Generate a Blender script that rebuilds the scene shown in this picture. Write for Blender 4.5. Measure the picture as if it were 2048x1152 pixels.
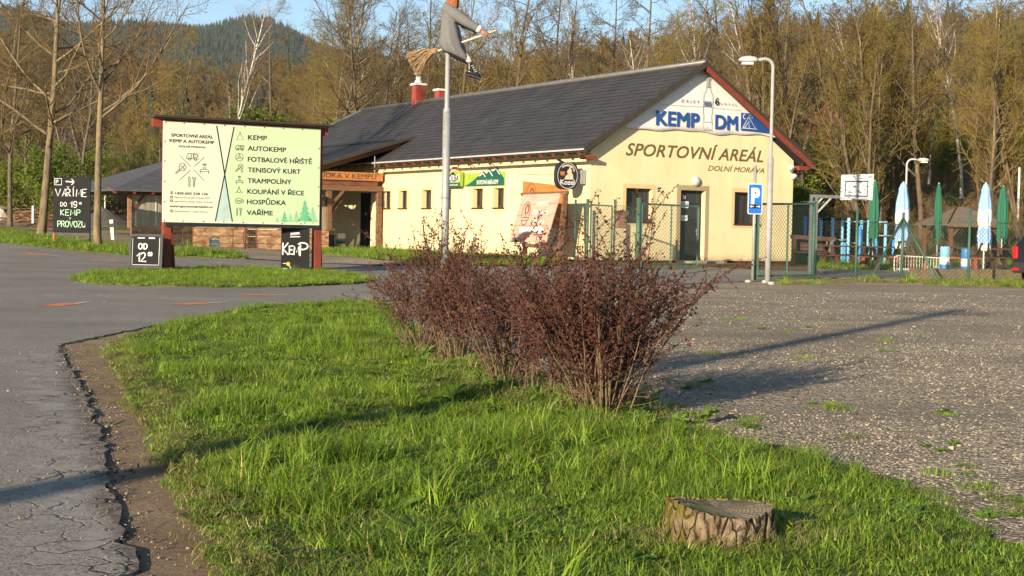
import bpy, bmesh, math, random
import numpy as np
from mathutils import Vector, Matrix, geometry
R=math.radians
random.seed(7); rng=np.random.default_rng(7)
for o in list(bpy.data.objects): bpy.data.objects.remove(o)
SC=bpy.context.scene; COL=SC.collection
# ---------------------------------------------------------------- camera
FPX,CX,CY,CH=2900.,1024.,576.,1.2
PITCH=math.atan(119/FPX); ROLL=R(1.06)
_f=np.array([0,math.cos(PITCH),-math.sin(PITCH)]); _r=np.array([1.,0,0]); _u=np.array([0,math.sin(PITCH),math.cos(PITCH)])
_R=math.cos(ROLL)*_r+math.sin(ROLL)*_u; _U=-math.sin(ROLL)*_r+math.cos(ROLL)*_u; _C=np.array([0,0,CH])
cam=bpy.data.cameras.new('camera'); cam.sensor_width=36; cam.lens=36*FPX/2048; cam.clip_start=.1; cam.clip_end=12000
co=bpy.data.objects.new('camera',cam); COL.objects.link(co)
co.matrix_world=Matrix(((_R[0],_U[0],-_f[0],0),(_R[1],_U[1],-_f[1],0),(_R[2],_U[2],-_f[2],CH),(0,0,0,1)))
SC.camera=co
# ---------------------------------------------------------------- sky, sun, exposure
SUN_EL,SHADOW_AZ=R(13.6),R(28.5)           # shadows fall 28.5 degrees to the right of straight ahead
w=bpy.data.worlds.new('World'); SC.world=w; w.use_nodes=True
nt=w.node_tree; nt.nodes.clear()
sky=nt.nodes.new('ShaderNodeTexSky'); sky.sky_type='NISHITA'; sky.sun_disc=False
sky.sun_elevation=SUN_EL; sky.sun_rotation=R(180)+SHADOW_AZ; sky.altitude=600; sky.air_density=1.0; sky.dust_density=.6; sky.ozone_density=2.6
bg=nt.nodes.new('ShaderNodeBackground'); bg.inputs['Strength'].default_value=.10
wo=nt.nodes.new('ShaderNodeOutputWorld'); nt.links.new(sky.outputs[0],bg.inputs[0]); nt.links.new(bg.outputs[0],wo.inputs[0])
sd=bpy.data.lights.new('sun','SUN'); sd.energy=5.0; sd.angle=R(.55); sd.color=(1,.86,.65)
so=bpy.data.objects.new('sun',sd); COL.objects.link(so)
so.rotation_euler=Vector((math.sin(SHADOW_AZ)*math.cos(SUN_EL),math.cos(SHADOW_AZ)*math.cos(SUN_EL),-math.sin(SUN_EL))).to_track_quat('-Z','Y').to_euler()
so.location=(-60,-110,40)
vs=SC.view_settings; vs.view_transform='Standard'; vs.look='None'; vs.gamma=1; vs.use_curve_mapping=False; vs.exposure=.84
# ---------------------------------------------------------------- measuring helpers
def ss(t): t=np.clip(t,0,1); return t*t*(3-2*t)
def terr(x,y):
    x=np.asarray(x,float); y=np.asarray(y,float)
    wl=ss((-x-6)/12)
    zl=np.interp(y,[0,34,42,50,60,85,110,150,450],[0,0,.15,.36,.5,1.0,2.2,6,20])
    zc=np.interp(y,[0,40.5,45,62,75,100,150,450],[0,0,.2,.2,.6,3,9,30])
    zr=np.interp(y,[0,40,60,64,75,100,130,200,450],[0,0,.1,.35,2.6,8,15,26,40])
    wr=ss((x-7)/(6+np.clip(y-58,0,200)*.55))
    z=(zc*(1-wr)+zr*wr)
    return z*(1-wl)+zl*wl
def ray(u,v): return FPX*_f+(u-CX)*_R+(CY-v)*_U
def at(u,v,Y):                                   # the point Y metres ahead on the line of sight through (u,v)
    d=ray(u,v); return Vector(_C+d*(Y/d[1]))
def G(u,v,lim=160):                              # where that line of sight meets the ground
    d=ray(u,v); d=d/d[1]; a=2.; t=a
    while t<lim:
        p=_C+d*t
        if p[2]<=float(terr(p[0],p[1])): break
        a=t; t+=.25
    b=t
    for _ in range(18):
        m=(a+b)/2; p=_C+d*m
        if p[2]<=float(terr(p[0],p[1])): b=m
        else: a=m
    p=_C+d*b; return Vector((p[0],p[1],float(terr(p[0],p[1]))))
def zrow(p,v):                                   # height above point p's ground that shows on row v
    q=Vector((p[0],p[1],0)); 
    for _ in range(4):
        rel=np.array(q)-_C; vv=CY-FPX*(rel@_U)/(rel@_f); q.z+=(vv-v)*(rel@_f)/FPX
    return q.z-float(terr(p[0],p[1]))
def on(x,y,dz=0): return Vector((x,y,float(terr(x,y))+dz))
# ---------------------------------------------------------------- mesh helpers
class MB:
    def __init__(s): s.v=[]; s.f=[]
    def add(s,v,f): n=len(s.v); s.v+= [tuple(map(float,q)) for q in v]; s.f+=[tuple(i+n for i in q) for q in f]; return s
    def box(s,c,d,rz=0,rx=0,ry=0):
        m=Matrix.Rotation(rz,3,'Z')@Matrix.Rotation(ry,3,'Y')@Matrix.Rotation(rx,3,'X'); c=Vector(c)
        v=[c+m@Vector((sx*d[0]/2,sy*d[1]/2,sz*d[2]/2)) for sx in(-1,1) for sy in(-1,1) for sz in(-1,1)]
        return s.add(v,[(0,1,3,2),(4,6,7,5),(0,4,5,1),(2,3,7,6),(0,2,6,4),(1,5,7,3)])
    def b2(s,a,b): a=Vector(a);b=Vector(b); return s.box((a+b)/2,[abs(x) for x in (b-a)])
    def beam(s,a,b,wd,ht,up=(0,0,1)):
        a=Vector(a);b=Vector(b);d=(b-a).normalized();u=Vector(up)
        sd=d.cross(u); 
        if sd.length<1e-4: sd=d.cross(Vector((0,1,0)))
        sd.normalize(); up2=sd.cross(d); v=[]
        for p in(a,b):
            for x,y in((-1,-1),(1,-1),(1,1),(-1,1)): v.append(p+sd*x*wd/2+up2*y*ht/2)
        return s.add(v,[(3,2,1,0),(4,5,6,7),(0,1,5,4),(1,2,6,5),(2,3,7,6),(3,0,4,7)])
    def tube(s,pts,rad,n=8,cap=True):
        pts=[Vector(p) for p in pts]; 
        if not hasattr(rad,'__len__'): rad=[rad]*len(pts)
        v=[];f=[]; ref=None
        for i,p in enumerate(pts):
            d=(pts[min(i+1,len(pts)-1)]-pts[max(i-1,0)]).normalized()
            if ref is None: ref=d.orthogonal().normalized()
            ref=(ref-d*ref.dot(d)).normalized(); bt=d.cross(ref)
            for k in range(n):
                a=2*math.pi*k/n; v.append(p+(ref*math.cos(a)+bt*math.sin(a))*rad[i])
        for i in range(len(pts)-1):
            for k in range(n): f.append((i*n+k,i*n+(k+1)%n,(i+1)*n+(k+1)%n,(i+1)*n+k))
        if cap: f.append(tuple(range(n-1,-1,-1))); f.append(tuple((len(pts)-1)*n+k for k in range(n)))
        return s.add(v,f)
    def lathe(s,c,prof,n=16,sy=1.):
        v=[];f=[];c=Vector(c)
        for r_,z in prof:
            for k in range(n): a=2*math.pi*k/n; v.append(c+Vector((r_*math.cos(a),r_*math.sin(a)*sy,z)))
        for i in range(len(prof)-1):
            for k in range(n): f.append((i*n+k,i*n+(k+1)%n,(i+1)*n+(k+1)%n,(i+1)*n+k))
        f.append(tuple(range(n-1,-1,-1))); f.append(tuple((len(prof)-1)*n+k for k in range(n)))
        return s.add(v,f)
    def prism(s,poly,fr,th):                        # poly: 2d points, fr=(origin,U,V,N); extruded from 0 to th along N
        o,U,V,N=[Vector(q) for q in fr]; n=len(poly)
        v=[o+U*a+V*b for a,b in poly]+[o+U*a+V*b+N*th for a,b in poly]
        f=[tuple(range(n-1,-1,-1)),tuple(range(n,2*n))]+[(i,(i+1)%n,n+(i+1)%n,n+i) for i in range(n)]
        return s.add(v,f)
    def build(s,name,mat,parent=None,smooth=False,bevel=0,loc=None):
        me=bpy.data.meshes.new(name); me.from_pydata(s.v,[],s.f); me.validate()
        return link(name,me,mat,parent,smooth,bevel,loc)
def link(name,me,mat,parent=None,smooth=False,bevel=0,loc=None):
    o=bpy.data.objects.new(name,me); COL.objects.link(o)
    if mat and not me.materials: me.materials.append(mat)
    if parent: o.parent=parent
    if loc is not None: o.location=loc
    if smooth: me.polygons.foreach_set('use_smooth',[True]*len(me.polygons))
    if bevel:
        m=o.modifiers.new('bevel','BEVEL'); m.width=bevel; m.segments=2; m.limit_method='ANGLE'
    return o
def tag(o,label=None,cat=None,group=None,kind=None):
    if label:o['label']=label
    if cat:o['category']=cat
    if group:o['group']=group
    if kind:o['kind']=kind
    return o
def thing(name,label,cat,loc=(0,0,0),rz=0,group=None):
    o=bpy.data.objects.new(name,None); COL.objects.link(o); o.location=loc; o.rotation_euler=(0,0,rz); o.empty_display_size=.2
    return tag(o,label,cat,group)
def copy_tree(o,parent=None):
    c=o.copy(); COL.objects.link(c); c.parent=parent
    for ch in list(o.children): copy_tree(ch,c)
    return c
def np_mesh(name,v,tris,quads=None):
    me=bpy.data.meshes.new(name); v=np.asarray(v,np.float32); me.vertices.add(len(v)); me.vertices.foreach_set('co',v.ravel())
    fl=[];st=[];n=0
    if tris is not None and len(tris): t=np.asarray(tris,np.int32); fl.append(t.ravel()); st.append(np.arange(len(t))*3); n=len(t)*3
    if quads is not None and len(quads): q=np.asarray(quads,np.int32); fl.append(q.ravel()); st.append(n+np.arange(len(q))*4)
    fl=np.concatenate(fl); st=np.concatenate(st)
    me.loops.add(len(fl)); me.loops.foreach_set('vertex_index',fl); me.polygons.add(len(st)); me.polygons.foreach_set('loop_start',st.astype(np.int32))
    me.update(calc_edges=True); return me
# ---------------------------------------------------------------- materials
def lin(r,g,b): return tuple((c/255/12.92 if c/255<=.04045 else ((c/255+.055)/1.055)**2.4) for c in(r,g,b))
class N:
    def __init__(s,name):
        s.m=bpy.data.materials.new(name); s.m.use_nodes=True; s.t=s.m.node_tree; s.b=s.t.nodes['Principled BSDF']; s.o=s.t.nodes['Material Output']
    def n(s,ty,**k):
        x=s.t.nodes.new('ShaderNode'+ty)
        for a,b in k.items(): setattr(x,a,b)
        return x
    def l(s,a,b): s.t.links.new(a,b)
    def pos(s,sc=(1,1,1)):
        g=s.n('NewGeometry'); m=s.n('Mapping'); m.inputs['Scale'].default_value=sc; s.l(g.outputs['Position'],m.inputs[0]); return m.outputs[0]
    def obj(s,sc=(1,1,1)):
        g=s.n('TexCoord'); m=s.n('Mapping'); m.inputs['Scale'].default_value=sc; s.l(g.outputs['Object'],m.inputs[0]); return m.outputs[0]
    def noise(s,v,scale,det=6,rough=.6,dist=0):
        x=s.n('TexNoise'); x.inputs['Scale'].default_value=scale; x.inputs['Detail'].default_value=det; x.inputs['Roughness'].default_value=rough; x.inputs['Distortion'].default_value=dist
        s.l(v,x.inputs['Vector']); return x.outputs[0]
    def vor(s,v,scale,feat='F1',out='Distance',rnd=1):
        x=s.n('TexVoronoi',feature=feat); x.inputs['Scale'].default_value=scale; x.inputs['Randomness'].default_value=rnd; s.l(v,x.inputs['Vector']); return x.outputs[out]
    def ramp(s,f,stops,interp='LINEAR'):
        x=s.n('ValToRGB'); e=x.color_ramp; e.interpolation=interp
        while len(e.elements)<len(stops): e.elements.new(.5)
        for q,(p,c) in zip(e.elements,stops):
            q.position=p; q.color=(c,c,c,1) if not hasattr(c,'__len__') else tuple(c)+(1,)
        s.l(f,x.inputs[0]); return x.outputs[0]
    def mix(s,f,a,b,bt='MIX'):
        x=s.n('Mix',data_type='RGBA',blend_type=bt)
        for i,q in((0,f),(6,a),(7,b)):
            if isinstance(q,bpy.types.NodeSocket): s.l(q,x.inputs[i])
            elif i==0: x.inputs[0].default_value=q
            else: x.inputs[i].default_value=tuple(q)+(1,) if len(q)==3 else q
        return x.outputs[2]
    def math(s,op,a,b=0.):
        x=s.n('Math',operation=op)
        for i,q in((0,a),(1,b)):
            if isinstance(q,bpy.types.NodeSocket): s.l(q,x.inputs[i])
            else: x.inputs[i].default_value=q
        return x.outputs[0]
    def col(s,c):
        if isinstance(c,bpy.types.NodeSocket): s.l(c,s.b.inputs['Base Color'])
        else: s.b.inputs['Base Color'].default_value=tuple(c)+(1,)
    def bump(s,h,st=.3,d=.02):
        x=s.n('Bump'); x.inputs['Strength'].default_value=st; x.inputs['Distance'].default_value=d; s.l(h,x.inputs['Height']); s.l(x.outputs[0],s.b.inputs['Normal'])
    def set(s,rough=.8,spec=.3,metal=0,**k):
        s.b.inputs['Roughness'].default_value=rough; s.b.inputs['Specular IOR Level'].default_value=spec; s.b.inputs['Metallic'].default_value=metal
        for a,b in k.items(): s.b.inputs[a].default_value=b
        return s.m
def M(name,c,c2=None,scale=4,rough=.75,spec=.3,metal=0,bump=0,bs=60,bd=.01,st=(1,1,1),fine=True):
    x=N(name); p=x.pos(st); c2=c2 or tuple(q*.72 for q in c)
    f=x.ramp(x.noise(p,scale,5),[(.3,0),(.7,1)]); k=x.mix(f,c,c2)
    if fine: k=x.mix(.35,k,x.ramp(x.noise(p,scale*14,3),[(.25,.55),(.75,1.25)]),'MULTIPLY')
    x.col(k)
    if bump: x.bump(x.noise(p,bs,4),bump,bd)
    return x.set(rough,spec,metal)
# ================================================================ ground
def sheet(name,poly,off,mat,res=1.2,zf=None,skirt=0,jit=0,kind='structure',label=None,cat=None):
    """a sheet that lies `off` above the terrain inside a polygon of ground points"""
    P=[Vector((p[0],p[1])) for p in poly]; B=[]
    rs=random.Random(len(P)*31+int(res*100))
    for i,a in enumerate(P):
        b=P[(i+1)%len(P)]; fine=.1 if (jit and max(a.y,b.y)<26 and min(a.y,b.y)>2 and abs(a.x)<9) else res*.6; n=max(1,int((b-a).length/fine))
        nn=Vector((a.y-b.y,b.x-a.x)); nn.normalize() if nn.length else None
        for k in range(n): B.append(a.lerp(b,k/n)+nn*(rs.gauss(0,jit) if jit else 0))
    xs=[p.x for p in B]; ys=[p.y for p in B]
    I=[]; y=min(ys)
    while y<max(ys):
        x=min(xs)
        while x<max(xs): I.append(Vector((x+rs.uniform(-.2,.2)*res,y+rs.uniform(-.2,.2)*res))); x+=res
        y+=res
    n=len(B); r=geometry.delaunay_2d_cdt(B+I,[(i,(i+1)%n) for i in range(n)],[list(range(n))],1,1e-5)
    vv=np.array([(p.x,p.y) for p in r[0]]); z=terr(vv[:,0],vv[:,1])+off
    isb=np.zeros(len(vv),bool)
    for k,src in enumerate(r[3]):
        if any(q<n for q in src): isb[k]=True
    if zf is not None: z=z+zf(vv[:,0],vv[:,1])*np.where(isb,.25,1)
    v=[(a,b,c) for (a,b),c in zip(vv,z)]; f=[tuple(q) for q in r[2]]
    me=bpy.data.meshes.new(name)
    if skirt:
        m=MB(); m.v=list(v); m.f=list(f); ec={}
        for q in f:
            for i in range(len(q)):
                e=(q[i],q[(i+1)%len(q)]); ec[e]=1
        for (a,b) in list(ec):
            if (b,a) not in ec:
                k=len(m.v); m.v+=[v[a],v[b],(v[a][0],v[a][1],v[a][2]-skirt),(v[b][0],v[b][1],v[b][2]-skirt)]; m.f.append((k+1,k,k+2,k+3))
        v,f=m.v,m.f
    me.from_pydata(v,[],f); me.validate()
    o=link(name,me,mat,smooth=True); return tag(o,label,cat,kind=kind)
# ---- materials of the ground
def mat_forest():
    x=N('leaf_litter_ground'); p=x.pos()
    a=x.mix(x.ramp(x.noise(p,.7,8),[(.35,0),(.65,1)]),(.19,.115,.05),(.30,.19,.085))
    a=x.mix(x.ramp(x.noise(p,9,5),[(.4,0),(.7,1)]),a,(.10,.065,.03))
    a=x.mix(x.ramp(x.noise(p,.22,6),[(.52,0),(.62,1)]),a,(.105,.14,.03))
    x.col(a); x.bump(x.noise(p,6,6),.8,.15); return x.set(.95,.1)
def mat_asphalt():
    x=N('worn_asphalt'); p=x.pos()
    a=x.mix(x.ramp(x.noise(p,.5,6),[(.35,0),(.65,1)]),(.222,.19,.148),(.295,.255,.20))
    sp=x.vor(p,120,out='Color'); g=x.n('RGBToBW'); x.l(sp,g.inputs[0])
    a=x.mix(.85,a,x.ramp(g.outputs[0],[(.1,.45),(.5,.95),(.95,1.7)]),'MULTIPLY')
    tc=x.n('NewGeometry'); dn=x.n('TexNoise'); dn.inputs['Scale'].default_value=2.2; dn.inputs['Detail'].default_value=6; x.l(p,dn.inputs['Vector'])
    ad=x.n('VectorMath',operation='MULTIPLY_ADD'); ad.inputs[1].default_value=(.55,.55,0); x.l(dn.outputs['Color'],ad.inputs[0]); x.l(p,ad.inputs[2])
    cr=x.vor(ad.outputs[0],4.6,'DISTANCE_TO_EDGE'); crk=x.ramp(cr,[(.0,.9),(.02,.5),(.04,0)])
    msk=x.ramp(x.noise(p,1.3,3),[(.46,0),(.56,1)])
    # cracking is confined to the broken strip by the road edge
    sx=x.n('SeparateXYZ'); x.l(p,sx.inputs[0])
    edge=x.math('ADD',x.math('MULTIPLY',x.math('ADD',x.math('ADD',sx.outputs[0],x.math('MULTIPLY',sx.outputs[1],.343)),-.415),2.3),1.)   # runs 0..1 over the strip next to the road edge
    edge=x.math('ADD',edge,x.math('MULTIPLY',x.math('SUBTRACT',x.noise(p,1.1,4),.5),.7))
    near=x.math('MULTIPLY',x.ramp(edge,[(.0,0),(.35,1)]),x.ramp(x.math('MULTIPLY',sx.outputs[1],.05),[(.62,1),(.68,0)]))
    m2=x.math('MULTIPLY',crk,x.math('MULTIPLY',msk,near))
    a=x.mix(x.math('MULTIPLY',near,x.ramp(x.noise(p,5,6,.7),[(.45,0),(.6,.8)])),a,(.34,.31,.255))
    ym=x.ramp(x.math('MULTIPLY',sx.outputs[1],.05),[(.62,1),(.68,0)])
    a=x.mix(x.math('MULTIPLY',x.math('MULTIPLY',ym,x.ramp(edge,[(.75,0),(1,1)])),x.ramp(x.noise(p,9,5,.7),[(.4,0),(.55,1)])),a,(.14,.105,.075))
    a=x.mix(m2,a,(.05,.043,.036)); x.col(a)
    h=x.math('SUBTRACT',x.math('MULTIPLY',g.outputs[0],.35),x.math('MULTIPLY',m2,1.6))
    x.bump(h,.55,.02); return x.set(.88,.25)
def mat_gravel():
    x=N('gravel'); p=x.pos()
    a=x.mix(x.ramp(x.noise(p,.45,6),[(.38,0),(.62,1)]),(.29,.228,.155),(.38,.305,.21))
    c=x.vor(p,38,out='Color'); g=x.n('RGBToBW'); x.l(c,g.inputs[0])
    a=x.mix(.9,a,x.ramp(g.outputs[0],[(.15,.35),(.5,.95),(.9,1.6)]),'MULTIPLY')
    a=x.mix(x.ramp(x.noise(p,.35,5),[(.6,0),(.72,.5)]),a,(.17,.12,.07))
    a=x.mix(x.ramp(x.noise(x.pos((.16,.75,1)),1.1,5,.6),[(.48,0),(.62,.6)]),a,(.19,.155,.11))
    x.col(a); x.bump(x.math('SUBTRACT',1.,x.vor(p,38)),.9,.03); return x.set(.9,.25)
def mat_dirt():
    x=N('bare_soil'); p=x.pos()
    a=x.mix(x.ramp(x.noise(p,3,8),[(.35,0),(.65,1)]),(.28,.185,.112),(.38,.265,.165))
    a=x.mix(x.ramp(x.vor(p,60),[(0,.5),(.3,0)]),a,(.42,.32,.215))
    x.col(a); x.bump(x.noise(p,22,8,.75),.9,.05); return x.set(.95,.1)
def mat_sod():
    x=N('sod'); p=x.pos()
    a=x.mix(x.ramp(x.noise(p,2.5,8),[(.35,0),(.65,1)]),(.06,.085,.018),(.11,.105,.035))
    x.col(a); x.bump(x.noise(p,40,6),.8,.03); return x.set(.95,.1)
m_forest,m_asph,m_grav,m_dirt,m_sod=mat_forest(),mat_asphalt(),mat_gravel(),mat_dirt(),mat_sod()
# ---- base terrain, one sheet to the foot of the hills
def grid(xs,ys,zf):
    X,Y=np.meshgrid(xs,ys); v=np.stack([X.ravel(),Y.ravel(),zf(X,Y).ravel()],1); a=len(xs)
    q=[(j*a+i,j*a+i+1,(j+1)*a+i+1,(j+1)*a+i) for j in range(len(ys)-1) for i in range(a-1)]
    return v,q
xs=np.concatenate([-np.geomspace(20,900,40)[::-1],np.linspace(-19,24,87),np.geomspace(25,900,40)])
ys=np.concatenate([np.linspace(-120,30,40),np.linspace(31,150,150),np.geomspace(153,900,50)])
def tz(x,y):
    k=ss((y-58)/20)
    return terr(x,y)+k*(.25*np.sin(x*.9+y*.31)*np.sin(y*.7-x*.2)+.12*np.sin(x*2.3+1)*np.sin(y*1.9))-.012
v,q=grid(xs,ys,tz); tag(link('ground',np_mesh('ground',v,None,q),m_forest,smooth=True),kind='structure')
def PX(*l): return [G(*p) for p in l]
W=lambda x,y:Vector((x,y,0))
road=[W(-30,-60),W(-9,-60),W(-2.2,-8),W(-1.35,2.5)]+PX((268,1152),(246,1080),(228,1000),(206,900),(176,810),(142,745),(116,696),(140,688),(300,655),(480,619),(620,609),(770,603),(1000,583),(1300,572),(1440,566),(1640,557),(1800,556))+[W(19,43),W(30,50),W(30,58),W(12,58)]+PX((1640,545),(1500,541),(1400,534),(1150,533),(900,534),(760,533),(640,528),(480,519),(300,514),(180,507),(110,499),(20,488))+[W(-26,58),W(-60,64),W(-60,20)]
asph=sheet('road',road,.02,m_asph,1.0,skirt=.05,jit=.018,label=None)
gravel=PX((770,606),(1000,585),(1300,574),(1440,568),(1640,559),(1800,558))+[W(19,42.6),W(40,42),W(40,-5),W(2.9,-5),W(2.6,3)]+PX((2048,1112),(1900,1030),(1800,968),(1500,893),(1290,846),(1100,790),(960,738),(870,700),(810,640))
sheet('gravel_lot',gravel,.012,m_grav,.9)
dirt=[W(-2.3,-8),W(-1.4,2.5)]+PX((262,1152),(222,1000),(200,900),(170,810),(136,745),(110,690),(330,652),(330,720),(400,850),(520,1000),(640,1152))+[W(-.2,2),W(-.6,-8)]
sheet('dirt_verge',dirt,.004,m_dirt,.35,zf=lambda x,y:.012*np.sin(x*9)*np.sin(y*7))
def mound(x,y): return .03+.014*np.sin(x*2.1+y*1.3)+.012*np.sin(y*2.7-x*1.1+1)
NEAR=[G(*p) for p in [(222,694),(300,662),(480,622),(620,612),(772,608),(806,640),(868,700),(958,740),(1100,792),(1290,850),(1500,896),(1800,972),(1900,1034),(2048,1116)]]+[W(2.5,3),W(2.4,1.5),W(-.45,1.5)]+[G(*p) for p in [(450,1152),(400,1060),(345,950),(300,860),(262,790),(228,735)]]
sheet('grass_verge_soil',NEAR,.02,m_sod,.3,zf=mound,skirt=.06,jit=.03)
ISLE=PX((150,560),(190,549),(300,544),(420,540),(640,543),(715,556),(748,566),(690,571),(560,577),(380,577),(250,574),(175,569))
sheet('grass_island_soil',ISLE,.06,m_sod,.5,skirt=.08)
VERGE=[W(-60,62)]+PX((0,484),(30,487),(110,497),(180,505),(300,512),(420,517),(492,518),(480,513),(340,503),(240,497),(180,489),(110,480),(50,470),(0,463))+[W(-60,80)]
sheet('far_verge_soil',VERGE,.05,m_sod,.8,skirt=.06)
LOT=[W(-70,76)]+PX((0,459),(60,470),(110,479),(180,488),(250,496),(340,501),(480,512),(500,518),(640,527),(760,531),(850,528),(740,519),(655,510),(560,503))+[W(-14,68),W(-14,80),W(-70,104)]
sheet('gravel_yard',LOT,.018,m_grav,1.1)
STRIP=PX((640,501),(760,503),(900,511),(1100,522),(1125,530),(1050,532),(900,531),(850,527),(740,518),(640,509))
sheet('wall_strip_soil',STRIP,.03,m_sod,.5)
# ================================================================ lettering and line-drawing helpers
_txt={}
def text_mesh(s,bold=0.,shear=0.,space=1.):
    key=(s,bold,shear,space)
    if key in _txt: return _txt[key]
    cu=bpy.data.curves.new('t','FONT'); cu.body=s; cu.offset=bold; cu.shear=shear; cu.space_character=space; cu.resolution_u=3
    o=bpy.data.objects.new('t',cu); COL.objects.link(o); bpy.context.view_layer.update()
    me=bpy.data.meshes.new_from_object(o.evaluated_get(bpy.context.evaluated_depsgraph_get()))
    v=np.array([q.co[:2] for q in me.vertices]); f=[tuple(p.vertices) for p in me.polygons]
    bpy.data.objects.remove(o); bpy.data.curves.remove(cu); bpy.data.meshes.remove(me)
    _txt[key]=(v,f); return v,f
def lettering(s,parent,mat,fr,x0,x1,z0,h=None,bold=.012,shear=0,space=1.,name='lettering',cap='H'):
    """flat letters: baseline z0, from x0 to x1 in the frame fr=(origin,U,V,N)"""
    v,f=text_mesh(s,0.,shear,space); v=v.copy(); hv,_=text_mesh(cap,0.,0,1.)
    ch=hv[:,1].max()
    v[:,0]=(v[:,0]-v[:,0].min())/(v[:,0].max()-v[:,0].min())*(x1-x0)+x0
    sy=(h/ch) if h else None
    v[:,1]=v[:,1]*sy+z0
    o,U,V,N_=[Vector(q) for q in fr]
    m=MB(); d=bold*(sy or 1)
    for k,(dx,dy) in enumerate([(0,0)] if d==0 else [(-d,-d),(d,-d),(-d,d),(d,d),(0,0)]): m.add([o+U*(a+dx)+V*(b+dy)+N_*.0006*k for a,b in v],f)
    return m.build(name,mat,parent)
def stroke(mb,fr,pts,wd,closed=False):
    o,U,V,N_=[Vector(q) for q in fr]; P=[Vector((a,b)) for a,b in pts]
    if closed: P=P+[P[0]]
    n=len(P); L=[]
    for i in range(n):
        a=P[max(i-1,0)]; b=P[min(i+1,n-1)]
        if closed and i in(0,n-1): a=P[n-2]; b=P[1]
        d=(b-a); d=d.normalized() if d.length>1e-9 else Vector((1,0)); L.append(Vector((-d.y,d.x))*wd/2)
    v=[];f=[]
    for p,k in zip(P,L):
        for q in(p+k,p-k): v.append(o+U*q.x+V*q.y)
    for i in range(n-1): f.append((2*i,2*i+1,2*i+3,2*i+2))
    mb.add(v,f)
def arc(cx,cy,rx,ry,a0=0,a1=360,n=14): return [(cx+rx*math.cos(R(a0+(a1-a0)*i/n)),cy+ry*math.sin(R(a0+(a1-a0)*i/n))) for i in range(n+1)]
HAND={'V':[[(0,1),(.45,0),(.9,1)]],'A':[[(0,0),(.45,1),(.9,0)],[(.2,.38),(.72,.38)]],'M':[[(0,0),(.12,1),(.5,.3),(.88,1),(1,0)]],
'E':[[(.75,1),(0,1),(0,0),(.75,0)],[(0,.52),(.6,.52)]],'R':[[(0,0),(0,1),(.5,1),(.72,.85),(.7,.62),(.45,.5),(0,.5)],[(.35,.5),(.8,0)]],
'P':[[(0,0),(0,1),(.5,1),(.75,.85),(.72,.6),(.45,.46),(0,.46)]],'K':[[(0,0),(0,1)],[(.7,1),(.05,.48),(.75,0)]],'I':[[(0.1,0),(.1,1)]],
'O':[arc(.42,.5,.42,.5,90,450)],'D':[[(0,0),(0,1),(.4,.97),(.72,.7),(.74,.35),(.45,.04),(0,0)]],'Z':[[(0,1),(.75,1),(0,0),(.8,0)]],
'U':[[(0,1),(.02,.3),(.2,.03),(.5,.03),(.7,.3),(.74,1)],[(.74,1),(.74,0)]],'1':[[(0,.6),(.35,1),(.35,0)]],'2':[[(0,.78),(.15,.97),(.45,.98),(.62,.78),(.5,.5),(0,.03),(.75,.02)]],
'9':[arc(.35,.68,.33,.3,0,360)+[(.68,.5),(.6,.15),(.3,-.02),(.05,.08)]],'0':[arc(.3,.5,.3,.5,90,450)],'v':[[(0,1),(.5,0),(1,1)]],'^':[[(0,1),(.5,.4),(1,1)]],"'":[[(0,0),(.6,1)]]}
def hand(mb,fr,s,x,z,h,wd,sp=.28,w=.8):
    for c in s:
        if c==' ': x+=.5*h; continue
        ps=HAND[c]; mx=max(p[0] for q in ps for p in q)
        for q in ps: stroke(mb,fr,[(x+p[0]*h*w,z+p[1]*h) for p in q],wd)
        x+=(mx*w+sp*w)*h
    return x
# ================================================================ materials
def mat_plaster(name,c):
    x=N(name); p=x.pos(); a=x.mix(x.ramp(x.noise(p,.8,6),[(.35,0),(.7,1)]),c,tuple(q*k for q,k in zip(c,(.93,.91,.88))))
    a=x.mix(.3,a,x.ramp(x.noise(x.pos((1,1,.12)),2.2,6,.65),[(.3,.68),(.65,1.1)]),'MULTIPLY')
    a=x.mix(x.ramp(x.noise(x.pos((.6,.6,1)),1.3,6,.7),[(.56,0),(.75,.35)]),a,tuple(q*k for q,k in zip(c,(.72,.68,.62))))
    sx=x.n('SeparateXYZ'); x.l(p,sx.inputs[0]); sp=x.math('ADD',x.math('MULTIPLY',sx.outputs[2],1.1),x.math('MULTIPLY',x.noise(p,3.5,6,.7),.55)); a=x.mix(x.ramp(sp,[(.5,.6),(.82,0)]),a,(.30,.22,.13))
    x.col(a); x.bump(x.noise(p,90,4),.25,.006); return x.set(.9,.15)
YEL=(.74,.615,.36)
m_yel=mat_plaster('yellow_render',YEL); m_surr=mat_plaster('pale_window_band',(.66,.48,.25)); m_dsurr=mat_plaster('brown_door_band',(.36,.28,.16))
m_plinth=M('plinth_brown',(.075,.03,.022),rough=.7); m_fl=M('brown_metal_flashing',(.055,.042,.026),rough=.45,spec=.5); m_red=M('red_brown_board',(.25,.052,.028),(.17,.038,.022),6,.6)
m_wood=M('weathered_wood',(.22,.115,.06),(.12,.06,.035),3,.75,st=(1,1,6),bump=.3); m_raf=M('rafter_wood',(.19,.075,.04),(.11,.045,.028),3,.7)
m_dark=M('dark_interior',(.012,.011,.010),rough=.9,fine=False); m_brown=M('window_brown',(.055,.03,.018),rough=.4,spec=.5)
m_white=M('white_paint',(.74,.72,.68),(.62,.6,.56),3,.5); m_black=M('black_paint',(.02,.02,.021),(.03,.03,.03),5,.55)
m_olive=M('olive_lettering',(.155,.115,.045),(.12,.09,.04),4,.7); m_blue=M('blue_print',(.018,.075,.27),(.022,.085,.3),2,.55); m_ink=M('black_print',(.022,.024,.022),rough=.6,fine=False)
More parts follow.
